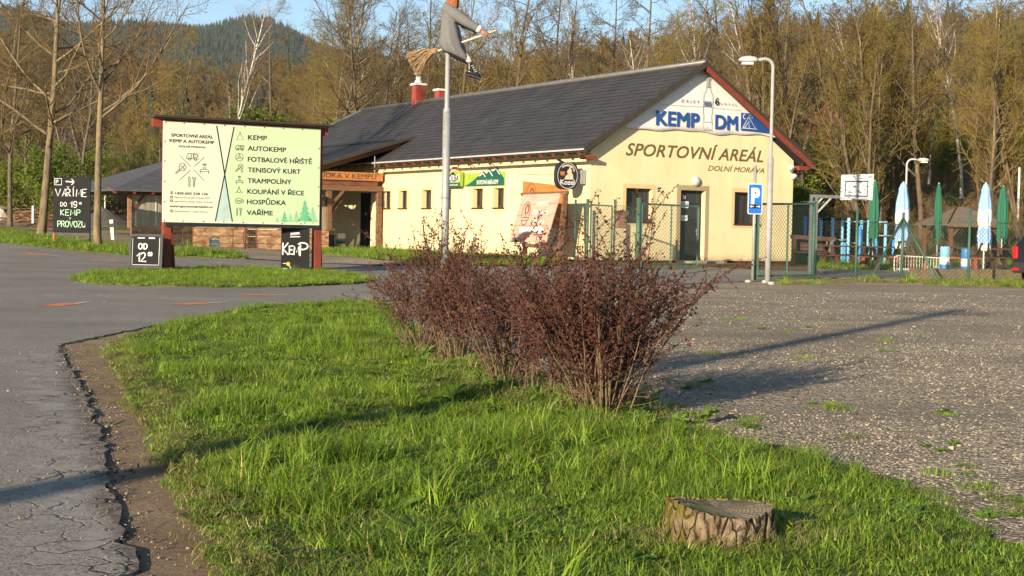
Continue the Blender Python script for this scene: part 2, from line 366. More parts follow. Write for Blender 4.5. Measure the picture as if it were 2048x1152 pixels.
m_grey=M('grey_print',(.42,.43,.44),rough=.6,fine=False); m_wprint=M('white_print',(.8,.78,.74),rough=.6,fine=False)
m_galv=M('galvanised_steel',(.40,.39,.36),(.29,.285,.27),9,.5,.5,.25,bump=.1); m_lgrey=M('light_grey_metal',(.52,.51,.48),(.44,.43,.4),5,.5)
def mat_glass(name='window_glass',c=(.03,.035,.038)):
    x=N(name); x.col(c); return x.set(.1,.4)
m_glass=mat_glass()
def mat_tile():
    x=N('dark_roof_tile'); oi=x.n('ObjectInfo'); p=x.pos()
    a=x.mix(x.ramp(x.noise(p,1.1,4),[(.3,0),(.7,1)]),(.036,.033,.031),(.060,.054,.050)); a=x.mix(.5,a,x.ramp(x.noise(p,7,3),[(.3,.7),(.7,1.3)]),'MULTIPLY')
    x.col(a); x.bump(x.noise(p,120,3),.25,.004); return x.set(.62,.4)
m_tile=mat_tile()
def mat_brick():
    x=N('red_brick'); b=x.n('TexBrick'); x.l(x.obj((1,1,1)),b.inputs['Vector']); b.inputs['Scale'].default_value=5
    b.inputs['Color1'].default_value=(.33,.055,.035,1); b.inputs['Color2'].default_value=(.26,.04,.028,1); b.inputs['Mortar'].default_value=(.36,.17,.13,1); b.inputs['Mortar Size'].default_value=.015
    x.col(b.outputs[0]); x.bump(b.outputs[1],-.4,.01); return x.set(.85,.2)
m_brick=mat_brick()
# ================================================================ main building, local frame: x along the gable, y along the long side, z up
BLOC=Vector((2.381,45.57,.2)); BRZ=R(31.3)
B=thing('camp_building','cream-yellow single-storey building with dark tiled pitched roof and painted gable lettering','building',BLOC,BRZ)
GAB=lambda off:((0,-off,0),(1,0,0),(0,0,1),(0,-1,0))
LEF=lambda off:((-off,0,0),(0,-1,0),(0,0,1),(-1,0,0))      # u = -y
def wall_panel(fr,x0,x1,z0,z1,holes,depth,extra=None):
    o,U,V,N_=[Vector(q) for q in fr]; m=MB()
    X=sorted({x0,x1,*[h[0] for h in holes],*[h[1] for h in holes]}); Z=sorted({z0,z1,*[h[2] for h in holes],*[h[3] for h in holes]})
    for a,b in zip(X,X[1:]):
        for c,d in zip(Z,Z[1:]):
            if any(h[0]<=a and b<=h[1] and h[2]<=c and d<=h[3] for h in holes): continue
            m.add([o+U*a+V*c,o+U*b+V*c,o+U*b+V*d,o+U*a+V*d],[(0,1,2,3)])
    for a,b,c,d in holes:
        e=-N_*depth
        P=[o+U*a+V*c,o+U*b+V*c,o+U*b+V*d,o+U*a+V*d]
        for i in range(4):
            p,q_=P[i],P[(i+1)%4]; m.add([p,q_,q_+e,p+e],[(3,2,1,0)])
    return m
LH=[(-14.65,-13.98,1.71,2.39),(-13.23,-12.55,1.71,2.39),(-11.26,-10.55,1.71,2.39),(-9.67,-9.0,1.71,2.39),(-7.39,-6.69,1.71,2.39),(-5.91,-5.24,1.71,2.39),(-16.75,-15.75,.03,2.35)]
GH=[(1.41,2.45,1.29,2.36),(5.87,6.95,1.29,2.36),(3.6,4.62,.06,2.36)]
mw=wall_panel(LEF(0),-29.5,0,-.6,3.46,LH,.26)
mg=wall_panel(GAB(0),0,8.44,-.6,3.4,GH,.28)
mw.add(mg.v,mg.f); mw.add([(0,0,3.4),(8.44,0,3.4),(8.44,0,3.5),(4.22,0,6.3),(0,0,3.5)],[(0,1,2,3,4)])
mw.add([(8.44,0,-.6),(8.44,29.5,-.6),(8.44,29.5,3.5),(8.44,0,3.5)],[(0,1,2,3)]); mw.add([(0,29.5,-.6),(8.44,29.5,-.6),(8.44,29.5,3.5),(0,29.5,3.5)],[(1,0,3,2)])
mw.build('wall',m_yel,B)
MB().b2((-.015,-.015,-.6),(3.45,-.001,.055)).b2((4.85,-.015,-.6),(8.455,-.001,.055)).b2((-.015,-.001,-.6),(-.001,15.72,.05)).b2((-.015,16.78,-.6),(-.001,29.5,.05)).build('plinth',m_plinth,B)
MB().b2((3.45,-.9,-.5),(4.85,.27,.055)).build('door_step',M('concrete_step',(.38,.33,.26)),B)
def window(fr,h,dep,bars=1,sill=True):
    o,U,V,N_=[Vector(q) for q in fr]; a,b,c,d=h; m=MB(); t=.07; w_=None
    def bx(x0,x1,z0,z1,n0,n1):
        P=[o+U*x+V*z+N_*n for x in(x0,x1) for z in(z0,z1) for n in(n0,n1)]
        m.add(P,[(0,1,3,2),(4,6,7,5),(0,4,5,1),(2,3,7,6),(0,2,6,4),(1,5,7,3)])
    for q in((a,a+t,c,d),(b-t,b,c,d),(a+t,b-t,c,c+t),(a+t,b-t,d-t,d)): bx(*q,-dep,-dep+.07)
    if bars: bx((a+b)/2-.03,(a+b)/2+.03,c+t,d-t,-dep,-dep+.066)
    f=m.build('window',m_brown,B)
    m=MB(); bx(a+t,b-t,c+t,d-t,-dep+.02,-dep+.03); m.build('pane',m_glass,f)
    if sill: m=MB(); bx(a-.03,b+.05,c-.035,c+.004,-dep+.07,.05); m.build('sill',m_brown,f)
    return f
def surround(fr,h,wd,mat,off=.004,bottom=True):
    o,U,V,N_=[Vector(q) for q in fr]; a,b,c,d=h; m=MB()
    q=[(a-wd,a,c-(wd if bottom else 0),d+wd),(b,b+wd,c-(wd if bottom else 0),d+wd),(a,b,d,d+wd)]+([(a,b,c-wd,c)] if bottom else [])
    for x0,x1,z0,z1 in q: m.add([o+U*x+V*z+N_*off for x,z in((x0,z0),(x1,z0),(x1,z1),(x0,z1))],[(0,1,2,3)])
    return m.build('surround',mat,B)
for h in LH[:6]: window(LEF(0),h,.24,0); surround(LEF(0),h,.13,m_surr)
for h in GH[:2]: window(GAB(0),h,.26,1); surround(GAB(0),h,.13,m_surr)
surround(GAB(0),GH[2],.16,m_dsurr,.006,False)
# gable door
m=MB(); m.b2((3.6,.2,.06),(3.68,.28,2.36)).b2((4.54,.2,.06),(4.62,.28,2.36)).b2((3.68,.2,2.28),(4.54,.28,2.36)).b2((3.68,.21,.06),(4.54,.27,1.36)).b2((3.68,.215,1.36),(4.54,.265,1.44)).b2((3.68,.215,1.9),(4.54,.265,1.95))
dd=m.build('door',m_black,B); MB().b2((3.68,.235,1.44),(4.54,.245,2.28)).build('pane',m_glass,dd)
MB().b2((4.43,.14,.9),(4.47,.2,1.1)).b2((4.36,.13,1.0),(4.47,.15,1.03)).build('handle',m_galv,dd)
for a,b,c,d in((3.83,3.95,2.07,2.19),(3.78,4.08,1.78,2.0),(3.78,4.05,1.36,1.54),(3.62,3.67,1.26,1.34)):
    n=MB().b2((a,.19,c),(b,.2,d)).build('notice',m_wprint,dd)
    MB().b2((a+.04,.187,c+.05),(b-.04,.1895,d-.06)).build('print',m_grey,n)
# open side door in the long wall
m=MB(); m.b2((.02,15.75,.03),(.1,15.83,2.35)).b2((.02,16.67,.03),(.1,16.75,2.35)).b2((.03,15.83,.03),(.09,16.67,2.35))
m.build('side_door',m_dark,B)
# lamp over the door, corner floodlights, conduit
MB().lathe((0,0,0),[(.17,0),(.17,.03),(.15,.07),(.08,.12),(.02,.13)],18).build('bulkhead_lamp',m_lgrey,B,True).matrix_local=Matrix.Translation((4.2,-.001,2.66))@Matrix.Rotation(R(90),4,'X')
for z,xx in((3.32,8.2),(3.02,8.33)):
    l=MB().lathe((0,0,0),[(.03,0),(.06,.04),(.11,.16),(.12,.2)],12).build('floodlight',m_white,B,True); l.matrix_local=Matrix.Translation((xx,-.08,z))@Matrix.Rotation(R(120),4,'X')@Matrix.Rotation(R(-20),4,'Y')
# ---- roof
EX,EZ,RX,RZ=-.5,3.50,4.22,6.50; Y0,YR,YE=-.38,25.6,30.6; SL=math.hypot(RX-EX,RZ-EZ); SN=Vector((-(RZ-EZ),0,RX-EX)).normalized(); SD=Vector((RX-EX,0,RZ-EZ)).normalized()
t=.10
def slab(pts,nv,th): 
    P=[Vector(p) for p in pts]; n=len(P); return MB().add(P+[p-nv*th for p in P],[tuple(range(n)),tuple(range(2*n-1,n-1,-1))]+[(i,i+n,(i+1)%n+n,(i+1)%n) for i in range(n)])
roof=slab([(EX,Y0,EZ),(EX,YE,EZ),(RX,YR,RZ),(RX,Y0,RZ)][::-1],SN,t)
SN2=Vector((-SN.x,0,SN.z)); s2=slab([(2*RX-EX,Y0,EZ),(RX,Y0,RZ),(RX,YR,RZ),(2*RX-EX,YE,EZ)][::-1],SN2,t); roof.add(s2.v,s2.f)
s3=slab([(EX,YE,EZ),(2*RX-EX,YE,EZ),(RX,YR,RZ)],Vector((0,.5,.85)),t); roof.add(s3.v,s3.f)
RO=roof.build('roof',m_tile,B)
CW,CE=.44,.265
TM=MB().add([(0,.03,0),(CW-.014,.03,0),(CW-.014,0,.018),(0,0,.018),(0,CE*1.12,0),(CW-.012,CE*1.12,0),(CW-.012,CE*1.12,.004),(0,CE*1.12,.004)],[(0,1,2,3),(3,2,6,7),(0,3,7,4),(1,5,6,2),(4,7,6,5)])
tme=bpy.data.meshes.new('roof_tile'); tme.from_pydata(TM.v,[],TM.f); tme.materials.append(m_tile)
TX=Matrix(((0,SD.x,SN.x),(1,SD.y,SN.y),(0,SD.z,SN.z)))          # tile x -> +y of the building, tile y -> up the slope
TX=Matrix((( 0,SD.x,SN.x),(-1,SD.y,SN.y),(0,SD.z,SN.z)))
rest=MB(); cnt=0; rr=random.Random(3); jobs=[]
nc=int(SL/CE)
for r_ in range(nc):
    yy=Y0+.02+(.22 if r_%2 else 0)
    while yy+CW<YE-(YE-YR)*((r_+1)*CE/SL)-.1:
        jobs.append((yy,r_)); yy+=CW
jobs.sort(key=lambda j:j[0])
for k,(yy,r_) in enumerate(jobs):
    p=Vector((EX,0,EZ))+SD*(r_*CE+.01)+SN*(.003+rr.uniform(0,.006)); p.y=yy+CW
    mt=Matrix.Translation(p)@(TX@Matrix.Rotation(rr.gauss(0,.012),3,'Z')).to_4x4()
    if k<300:
        o=bpy.data.objects.new('roof_tile',tme); COL.objects.link(o); o.parent=RO; o.matrix_local=mt
    else: rest.add([mt@Vector(q) for q in TM.v],TM.f)
tag(rest.build('roof_tiles',m_tile,RO),kind='stuff')
MB().tube([(RX,Y0,RZ+.03),(RX,YR,RZ+.03)],.09,8).tube([(RX,YR,RZ+.02),(EX,YE,EZ+.03)],.07,8).build('ridge_cap',M('ridge_metal',(.14,.135,.13),rough=.4,spec=.5),RO,True)
# verge flashing and barge boards on the gable
def rake(x0,z0,x1,z1,h,yo,th,dz,mat,name):
    m=MB(); m.add([(x0,yo,z0+dz),(x1,yo,z1+dz),(x1,yo,z1+dz-h),(x0,yo,z0+dz-h),(x0,yo+th,z0+dz),(x1,yo+th,z1+dz),(x1,yo+th,z1+dz-h),(x0,yo+th,z0+dz-h)],[(0,1,2,3),(7,6,5,4),(0,4,5,1),(1,5,6,2),(2,6,7,3),(3,7,4,0)]); return m.build(name,mat,RO)
rake(EX,EZ,RX-.002,RZ,.2,Y0-.03,.05,.06,m_fl,'verge_flashing'); rake(2*RX-EX,EZ,RX+.002,RZ,.12,Y0-.03,.05,.06,m_fl,'verge_flashing')
rake(2*RX-EX,EZ,RX+.05,RZ-.03,.2,Y0-.015,.035,-.06,m_red,'barge_board')
MB().b2((EX+.1,Y0+.02,3.2),(.0,.0,3.3)).build('purlin_end',m_red,RO); MB().b2((8.44,-.3,3.18),(8.85,.1,3.32)).build('purlin_end',m_red,RO)
MB().beam((EX-.02,Y0,EZ-.005),(EX-.02,YE,EZ-.005),.02,.05).build('eave_strip',M('sunlit_pale_metal',(.55,.53,.5),rough=.4),RO)  # eave flashing; the light it catches is put into the pale colour
for y in np.arange(0,29,.75): MB().beam((EX+.05,y,EZ-.13),(.05,y,EZ+.18),.09,.11).build('rafter_tail',m_red,RO)
g=MB()
for k in range(8): pass
gp=[(EX-.09+.075*math.cos(a),EZ-.20+.075*math.sin(a)) for a in np.linspace(math.pi,2*math.pi,9)]
v=[(x,y,z) for y in(Y0-.02,14.3) for x,z in gp]; g.add(v,[(i,i+1,i+10,i+9) for i in range(8)]); g.add([(x*1+.0,y,z) for y in(Y0-.02,) for x,z in gp],[tuple(range(9))])
GU=g.build('gutter',m_fl,RO); GU.modifiers.new('s','SOLIDIFY').thickness=.012
for y in np.arange(.1,14.2,.9):
    m=MB(); m.tube([(EX-.09+.085*math.cos(a),y,EZ-.2+.085*math.sin(a)) for a in np.linspace(math.pi,2*math.pi,7)],.01,4).beam((EX-.01,y,EZ-.2),(EX+.06,y,EZ-.08),.02,.012); m.build('bracket',m_fl,GU)
MB().tube([(EX-.09,1.0,EZ-.27),(-.1,1.0,EZ-.5),(-.06,1.0,EZ-.6)],.04,8).build('downpipe_bend',m_fl,GU)
# chimneys
def chimney(x,y,top,wd,cowl):
    c=MB().b2((x-wd/2,y-wd/2,5.6),(x+wd/2,y+wd/2,top)).build('chimney',m_brick,RO)
    MB().b2((x-wd/2-.06,y-wd/2-.06,top),(x+wd/2+.06,y+wd/2+.06,top+.09)).build('chimney_cap',m_white,c)
    if cowl: MB().lathe((x,y,top+.09),[(.2,0),(.18,.08),(.12,.16),(.12,.3)],14).tube([(x-.1,y,top+.38),(x-.1,y,top+.5)],.012,5).tube([(x+.1,y,top+.38),(x+.1,y,top+.5)],.012,5).lathe((x,y,top+.5),[(.24,0),(.2,.04)],12).build('cowl',m_lgrey,c,True)
chimney(4.3,20.0,7.28,.44,True); chimney(4.8,18.8,6.98,.42,False)
# ---- side canopy: lean-to roof running out from the main roof
ck=(4.66-3.05)/(1.3+4.0); CS=Vector((-1,0,-ck)).normalized(); CN=Vector((-ck,0,1)).normalized()
CA=slab([(1.3,14.15,4.68),(-4.0,14.15,3.05),(-4.0,24,3.05),(1.3,24,4.68)][::-1],CN,.1).build('canopy_roof',m_tile,B)
rest=MB(); CX2=Matrix(((0,-CS.x,CN.x),(-1,0,CN.y),(0,-CS.z,CN.z)))
for r_ in range(20):
    yy=14.2+(.22 if r_%2 else 0)
    while yy<23.5:
        p=Vector((-4,yy+CW,3.05))-CS*(r_*.265+.01)+CN*.004; mt=Matrix.Translation(p)@CX2.to_4x4(); rest.add([mt@Vector(q) for q in TM.v],TM.f); yy+=CW
tag(rest.build('roof_tiles',m_tile,CA),kind='stuff')
MB().beam((1.2,14.13,4.6),(-4.0,14.13,3.0),.04,.1).build('verge_flashing',m_fl,CA)
for y in(14.45,16.5,18.6,20.7): MB().beam((.9,y,4.36),(-4.0,y,2.86),.12,.2).build('rafter',m_raf,CA)
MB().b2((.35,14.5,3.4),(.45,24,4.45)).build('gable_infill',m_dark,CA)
MB().tube([(-.55,14.3,3.75),(-.55,14.3,3.1)],.022,6).build('tie_rod',m_galv,CA)
# timber front with signboard, log posts
m=MB().b2((-6.0,14.55,2.36),(-.05,14.75,2.58)); BE=m.build('front_beam',m_wood,B,bevel=.015)
def logpost(x,y,z0,z1,w_,name='log_post'):
    p=MB(); n=int((z1-z0)/.27); st=(z1-z0)/n; r0=random.Random(int(x*10))
    for i in range(n):
        p.box((x+r0.uniform(-.012,.012),y+r0.uniform(-.012,.012),z0+st*(i+.5)),(w_,w_,st-.018)); 
    p.b2((x-w_*.4,y-w_*.4,z0),(x+w_*.4,y+w_*.4,z1)); return p.build(name,m_wood,B,bevel=.012)
logpost(-.17,14.65,-.15,2.36,.2); logpost(-2.35,14.65,.8,2.36,.2)
MB().beam((-2.3,14.6,1.75),(-1.75,14.6,2.36),.09,.09,(0,1,0)).build('brace',m_wood,B)
SG=MB().b2((-6.2,14.42,2.78),(-.12,14.47,3.1)).build('signboard',M('varnished_board',(.50,.19,.055),(.34,.15,.06),2.2,.5,st=(.4,1,5)),B)
lettering('HOSPŮDKA V KEMPU',SG,M('burnt_lettering',(.06,.032,.018),fine=False),((0,14.415,0),(1,0,0),(0,0,1),(0,-1,0)),-3.72,-.42,2.85,.19,0)
MB().beam((-5.8,14.55,2.68),(-.3,14.55,2.68),.05,.2).build('hanger_board',m_raf,SG)
# ---- gable lettering and banner
lettering('SPORTOVNÍ AREÁL',B,m_olive,GAB(.006),1.36,7.06,3.40,.38,.018,.28,1.02)
lettering('DOLNÍ MORAVA',B,m_olive,GAB(.006),4.70,7.12,3.03,.165,.012,.28,1.02)
BN=MB(); NX=26; hh=random.Random(5)
def bz(x): return 4.27+.035*math.sin(x*2.1)-.02*math.sin(x*5.3)
def tz_(x): return 4.30+(x-1.2)*.665 if x<4.42 else min(6.36-(x-4.46)*.63,6.36)
vv=[];ff=[]
for i in range(NX+1):
    x=1.15+(7.9-1.15)*i/NX
    for k in range(9):
        z0,z1=bz(x),max(tz_(x),bz(x)+.02); z=z0+(z1-z0)*k/8
        vv.append((x,-.06-.012*math.sin(x*4+z*3)-.01*math.sin(z*7+x),z))
for i in range(NX):
    for k in range(8): a=i*9+k; ff.append((a,a+9,a+10,a+1))
BN.add(vv,ff); BA=BN.build('banner',M('white_banner_cloth',(.76,.73,.68),(.7,.67,.62),1.5,.6),B,True); BA.modifiers.new('s','SOLIDIFY').thickness=.008
FB=GAB(.098)
lettering('KEMP',BA,m_blue,FB,2.47,4.2,4.42,.44,.03); lettering('DM',BA,m_blue,FB,4.9,5.83,4.42,.44,.03)
m=MB(); m.prism([(5.97,4.42),(7.42,4.38),(6.5,5.0),(5.97,5.0)],FB,.004); EM=m.build('emblem_panel',m_blue,BA)
m=MB(); FE=GAB(.106)
stroke(m,FE,[(6.05,4.5),(6.3,4.88),(6.62,4.49),(6.05,4.5)],.03); stroke(m,FE,[(6.13,4.5),(6.33,4.74),(6.33,4.5)],.03); stroke(m,FE,arc(6.12,4.88,.06,.07,60,300),.03); stroke(m,FE,[(6.0,4.47),(6.12,4.56)],.02); stroke(m,FE,[(6.66,4.47),(6.55,4.56)],.02)
for a,b in((6.36,4.93),(6.45,4.86)): stroke(m,FE,arc(a,b,.012,.012,0,360,6),.02)
m.build('tent_and_moon',m_wprint,EM)
m=MB(); stroke(m,FB,[(2.6,5.08),(4.4,5.1)],.012); stroke(m,FB,[(4.75,5.1),(5.95,5.08)],.012)
bo=[(4.47,6.08),(4.47,5.72),(4.46,5.64),(4.38,5.54),(4.36,5.42),(4.36,4.95),(4.39,4.8),(4.36,4.6),(4.37,4.36),(4.73,4.36),(4.74,4.6),(4.71,4.8),(4.74,4.95),(4.74,5.42),(4.72,5.54),(4.64,5.64),(4.63,5.72),(4.63,6.08)]
stroke(m,FB,bo,.022,True); stroke(m,FB,[(4.46,5.78),(4.64,5.78)],.05); stroke(m,FB,[(4.46,6.03),(4.64,6.03)],.06); stroke(m,FB,[(4.55,6.0),(4.55,5.82)],.09)
stroke(m,FB,[(4.4,4.62),(4.7,4.62)],.015); stroke(m,FB,[(4.42,4.36),(4.55,4.46),(4.68,4.36)],.02)
BT=m.build('bottle_drawing',m_grey,BA)
m=MB(); 
for z in(5.28,5.12): stroke(m,GAB(.104),[(4.37,z),(4.73,z)],.02)
stroke(m,GAB(.104),[(4.4,5.2),(4.7,5.2)],.09); m.build('bottle_label',M('bottle_label_print',(.1,.14,.25),fine=False),BT)
lettering('ØBJEV',BA,m_ink,FB,3.45,4.2,5.2,.09,.0,0,1.9); lettering('SMYSL',BA,m_ink,FB,5.1,5.78,5.2,.085,.0,0,1.9); lettering('6',BA,m_ink,FB,4.85,5.03,5.2,.24,.01)
# ================================================================ pavilion left of the building (same axes as the building)
BM=Matrix.Translation(BLOC)@Matrix.Rotation(BRZ,4,'Z')
def BW(x,y,z=0): return BM@Vector((x,y,z))
UX=Vector((math.cos(BRZ),math.sin(BRZ),0)); UY=Vector((-math.sin(BRZ),math.cos(BRZ),0)); UZ=Vector((0,0,1))
PV=thing('beer_garden_pavilion','open timber pavilion with grey hipped roof, plastic side screens and low plank wall','pavilion',BW(-10.2,14.7,0),BRZ)
m_shing=M('grey_shingle',(.105,.105,.108),(.07,.07,.072),3,.8,bump=.3,bs=25)
PL,PD=9.0,7.5
PR=7.3; pr=[Vector(p) for p in((-.8,-.75,2.15),(PR,-.75,2.15),(PR,PD+.7,2.15),(-.8,PD+.7,2.15),(3.6,PD/2,3.75),(PR-2,PD/2,3.75))]
m=MB().add(pr+[p-Vector((0,0,.07)) for p in pr],[(0,1,5,4),(2,3,4,5),(3,0,4),(1,2,5),(7,6,10,11),(9,8,11,10),(6,9,10),(8,7,11),(0,6,7,1),(1,7,8,2),(2,8,9,3),(3,9,6,0)])
pvr=m.build('roof',m_shing,PV)
for i in range(12): MB().beam((-.7+i*.68,-.7,2.05),(-.7+i*.68,.2,2.22),.09,.12).build('rafter_tail',m_red,pvr)
MB().b2((-.1,-.08,1.98),(PR,.06,2.1)).build('wall_plate',m_raf,PV)
m_log=M('split_log',(.42,.24,.13),(.22,.11,.06),5,.8,st=(1,1,3),bump=.4)
for i,x in enumerate((0.,1.97,3.95,5.9,7.85)):
    p=MB(); 
    for k in range(8): p.box((x,0,.86+.145*k),(.13,.13,.135))
    p.b2((x-.045,-.045,.75),(x+.045,.045,2.0)); p.build('log_post',m_log,PV)
    MB().beam((x+.05,.03,1.35),(x+.55,.03,1.98),.08,.12,(0,1,0)).build('brace',m_raf,PV)
x_=N('clear_plastic_screen'); x_.col(x_.mix(x_.ramp(x_.noise(x_.pos((3,3,.3)),2.5,4),[(.35,0),(.65,1)]),(.30,.29,.22),(.48,.44,.32))); x_.set(.25,.5); x_.b.inputs['Alpha'].default_value=.62; m_plas=x_.m
for i in range(4): MB().box((1.0+1.97*i,.03,1.4),(1.78,.006,1.14)).build('plastic_screen',m_plas,PV)
for i in range(4): MB().box((.98+1.97*i,-.0,1.4),(.03,.02,1.1)).build('screen_seam',m_white,PV)
def mat_plank():
    x=N('printed_plank'); p=x.obj(); a=x.mix(x.ramp(x.noise(x.obj((1.6,1,3.2)),1.9,4,.6,.8),[(.35,0),(.65,1)]),(.52,.33,.18),(.20,.09,.045)); a=x.mix(.4,a,x.ramp(x.noise(x.obj((1,1,14)),6,4),[(.3,.6),(.7,1.2)]),'MULTIPLY')
    x.col(a); x.bump(x.noise(x.obj((2,1,16)),8,4),.3,.01); return x.set(.7,.25)
m_plank=mat_plank()
for r_ in range(3):
    for i in range(4): MB().box((.99+1.97*i,-.05,.1+.275*r_),(1.93,.05,.262)).build('plank',m_plank,PV,bevel=.012)
MB().b2((-.05,-.06,-.35),(PL-.9,-.02,-.04)).build('bottom_board',m_log,PV)
MB().b2((-.05,-.09,.8),(PL-.9,.04,.83)).build('top_rail',m_plank,PV)
m=MB(); FP=((0,-.08,0),(1,0,0),(0,0,1),(0,-1,0)); stroke(m,FP,[(3.05,.12),(3.05,.4)],.05); stroke(m,FP,[(3.0,.42),(3.2,.5),(3.4,.42)],.06); stroke(m,FP,[(3.0,.3),(3.4,.3)],.14); stroke(m,FP,[(3.0,.16),(3.4,.16)],.09); m.build('crest_print',M('teal_print',(.06,.12,.14),fine=False),PV)
lettering('H',PV,m_ink,FP,6.32,6.48,.18,.22,.03)
# post of the water pipe in front of the plank wall
p=G(455,495); t=thing('marker_post','pale post with red banded top standing against the plank wall','post',p)
h=.95; MB().tube([(0,0,-.1),(0,0,h-.22)],.055,10).build('shaft',m_lgrey,t,True); MB().tube([(0,0,h-.22),(0,0,h)],.058,10).build('band',M('red_band',(.55,.09,.04)),t,True)
p=G(490,499); t=thing('hose_standpipe','slim brown standpipe with a hose loop beside the marker post','standpipe',p)
MB().tube([(0,0,-.1),(0,0,1.05)],.04,8).build('pipe',m_raf,t,True); MB().tube([(.05+.12*math.sin(a),-.03,.45+.3*math.cos(a)) for a in np.linspace(0,5.6,16)],.015,5).build('hose',m_black,t,True)
# keg and bench by the side door
p=BW(-1.25,15.9,0); t=thing('beer_keg','steel beer keg with green band by the dark side door','keg',p)
MB().lathe((0,0,0),[(.19,0),(.2,.02),(.2,.06),(.185,.08),(.2,.12),(.2,.28)],20).lathe((0,0,.42),[(.2,0),(.2,.12),(.185,.15),(.2,.18),(.2,.24),(.18,.26)],20).build('shell',m_galv,t,True)
MB().lathe((0,0,.275),[(.201,0),(.201,.15)],20).build('band',M('green_band',(.03,.13,.08)),t,True)
MB().lathe((-.42,0,0),[(.16,0),(.16,.62)],12).build('dark_tub',m_black,t,True)
p=BW(-1.6,18.2,0); t=thing('small_bench','low wooden bench just inside the porch opening','bench',p,BRZ)
MB().b2((-.2,-.55,.42),(.2,.55,.47)).build('seat',m_wood,t)
for y in(-.42,.42): MB().b2((-.17,y-.03,0),(.17,y+.03,.42)).build('leg',m_wood,t)
# ================================================================ signs on the long wall
def smudged(parent,mat,fr,x0,x1,z0,h,n,name='faded_lettering'):      # lettering too worn to read
    m=MB(); r0=random.Random(int(x0*100)); w_=(x1-x0)/n
    for i in range(n):
        x=x0+w_*(i+.5); stroke(m,fr,[(x-w_*.28,z0),(x-w_*.28,z0+h)],w_*.26); stroke(m,fr,[(x-w_*.2,z0+h*r0.uniform(.1,.9)),(x+w_*.34,z0+h*r0.uniform(.1,.9))],h*.22)
        if r0.random()<.6: stroke(m,fr,[(x+w_*.25,z0),(x+w_*.25,z0+h)],w_*.22)
    return m.build(name,mat,parent)
def wsign(name,label,cat,loc_,parts=None): return thing(name,label,cat,BW(*loc_),BRZ)
m_lgreen=M('lime_print',(.33,.47,.06),fine=False); m_dgreen=M('dark_green_print',(.012,.085,.055),(.02,.11,.075),1.5,.5,fine=False)
t=thing('mountain_signboard','long green signboard with white mountain ridges under the gutter','sign',BW(0,0,0),BRZ)
FL=LEF(.035)
MB().prism([(-7.95,2.48),(-5.15,2.48),(-5.15,2.95),(-7.95,2.95)],LEF(.01),.025).build('panel',m_lgreen,t)
mt=[(-7.95,2.485),(-5.17,2.485),(-5.17,2.72),(-5.5,2.95),(-5.72,3.13),(-5.86,3.06),(-6.0,2.95),(-6.2,3.1),(-6.42,2.92),(-6.6,3.0),(-6.95,2.84),(-7.25,2.7),(-7.6,2.57)]
MB().prism(mt,LEF(.036),.012).build('mountains',m_dgreen,t)
m=MB(); FM=LEF(.05)
for q in([(-6.9,2.83),(-6.62,2.93),(-6.45,2.8)],[(-6.4,2.92),(-6.2,3.02),(-5.95,2.82)],[(-5.92,3.0),(-5.74,3.07),(-5.45,2.86)]): stroke(m,FM,q,.045)
m.build('ridge_lines',m_wprint,t)
lettering('SPORTOVNÍ AREÁL-KEMP',t,m_wprint,FM,-7.05,-5.55,2.54,.14,.015)
for y in(7.3,5.9): MB().tube([(-.02,y,3.2),(-.3,y-.1,3.28),(-.38,y-.35,3.2),(-.36,y-.42,3.08)],.014,6).build('lamp_arm',m_black,t)
t=thing('green_square_sign','square green lightbox sign with peach sun disc left of the mountain board','sign',BW(0,0,0),BRZ)
MB().prism([(-9.05,2.46),(-8.02,2.46),(-7.98,2.5),(-7.98,2.97),(-8.02,3.02),(-9.05,3.02)],LEF(.05),.16).build('lightbox',m_lgreen,t,bevel=.02)
MB().prism([(-9.05,2.455),(-7.98,2.455),(-7.98,2.62),(-9.05,2.62)],LEF(.2),.02).build('base_panel',m_dgreen,t)
MB().prism(arc(-8.5,3.02,.2,.18,0,180,12),LEF(.06),.14).build('sun_disc',M('peach_print',(.75,.42,.25),fine=False),t)
MB().prism([(-8.75,2.9),(-8.6,2.97),(-8.5,3.02),(-8.38,2.95),(-8.28,2.9)],LEF(.212),.008).build('peak',m_ink,t)
m=MB().prism([(-9.0,2.66),(-8.05,2.66),(-8.05,2.9),(-9.0,2.9)],LEF(.211),.004).build('name_panel',m_wprint,t)
lettering('HOLBA',t,m_ink,LEF(.219),-9.0,-8.06,2.67,.22,.02); smudged(t,m_wprint,LEF(.224),-8.95,-8.1,2.51,.055,14)
t=thing('barrel_sign','black barrel-shaped projecting sign with cream goat emblem near the building corner','sign',BW(-.74,.25,2.68),BRZ)
op=[(.40*(abs(math.cos(a))**.55)*math.copysign(1,math.cos(a))*(.92+.08*abs(math.cos(a))),.43*(abs(math.sin(a))**.7)*math.copysign(1,math.sin(a))) for a in np.linspace(0,2*math.pi,41)[:-1]]
FS=((0,-.09,0),(1,0,0),(0,0,1),(0,-1,0))
MB().prism(op,((0,.08,0),(1,0,0),(0,0,1),(0,-1,0)),.17).build('lightbox',m_black,t)
m_cream=M('cream_print',(.75,.62,.42),fine=False)
m=MB(); FK=((0,-.095,0),(1,0,0),(0,0,1),(0,-1,0))
stroke(m,FK,arc(0,.0,.365,.40,0,360,36),.018); k1=m.build('rim_line',m_white,t)
m=MB(); stroke(m,FK,arc(-.0,.12,.27,.2,40,140,8),.05); m.build('top_lettering',m_cream,t)
m=MB().prism([(-.12,-.12),(.22,-.12),(.2,.02),(.14,.1),(.16,.17),(.1,.22),(.0,.17),(-.03,.1),(.02,.06),(-.06,0)],FK,.004); stroke(m,FK,arc(.14,.16,.1,.1,-20,150,8),.035); m.build('goat_emblem',m_cream,t)
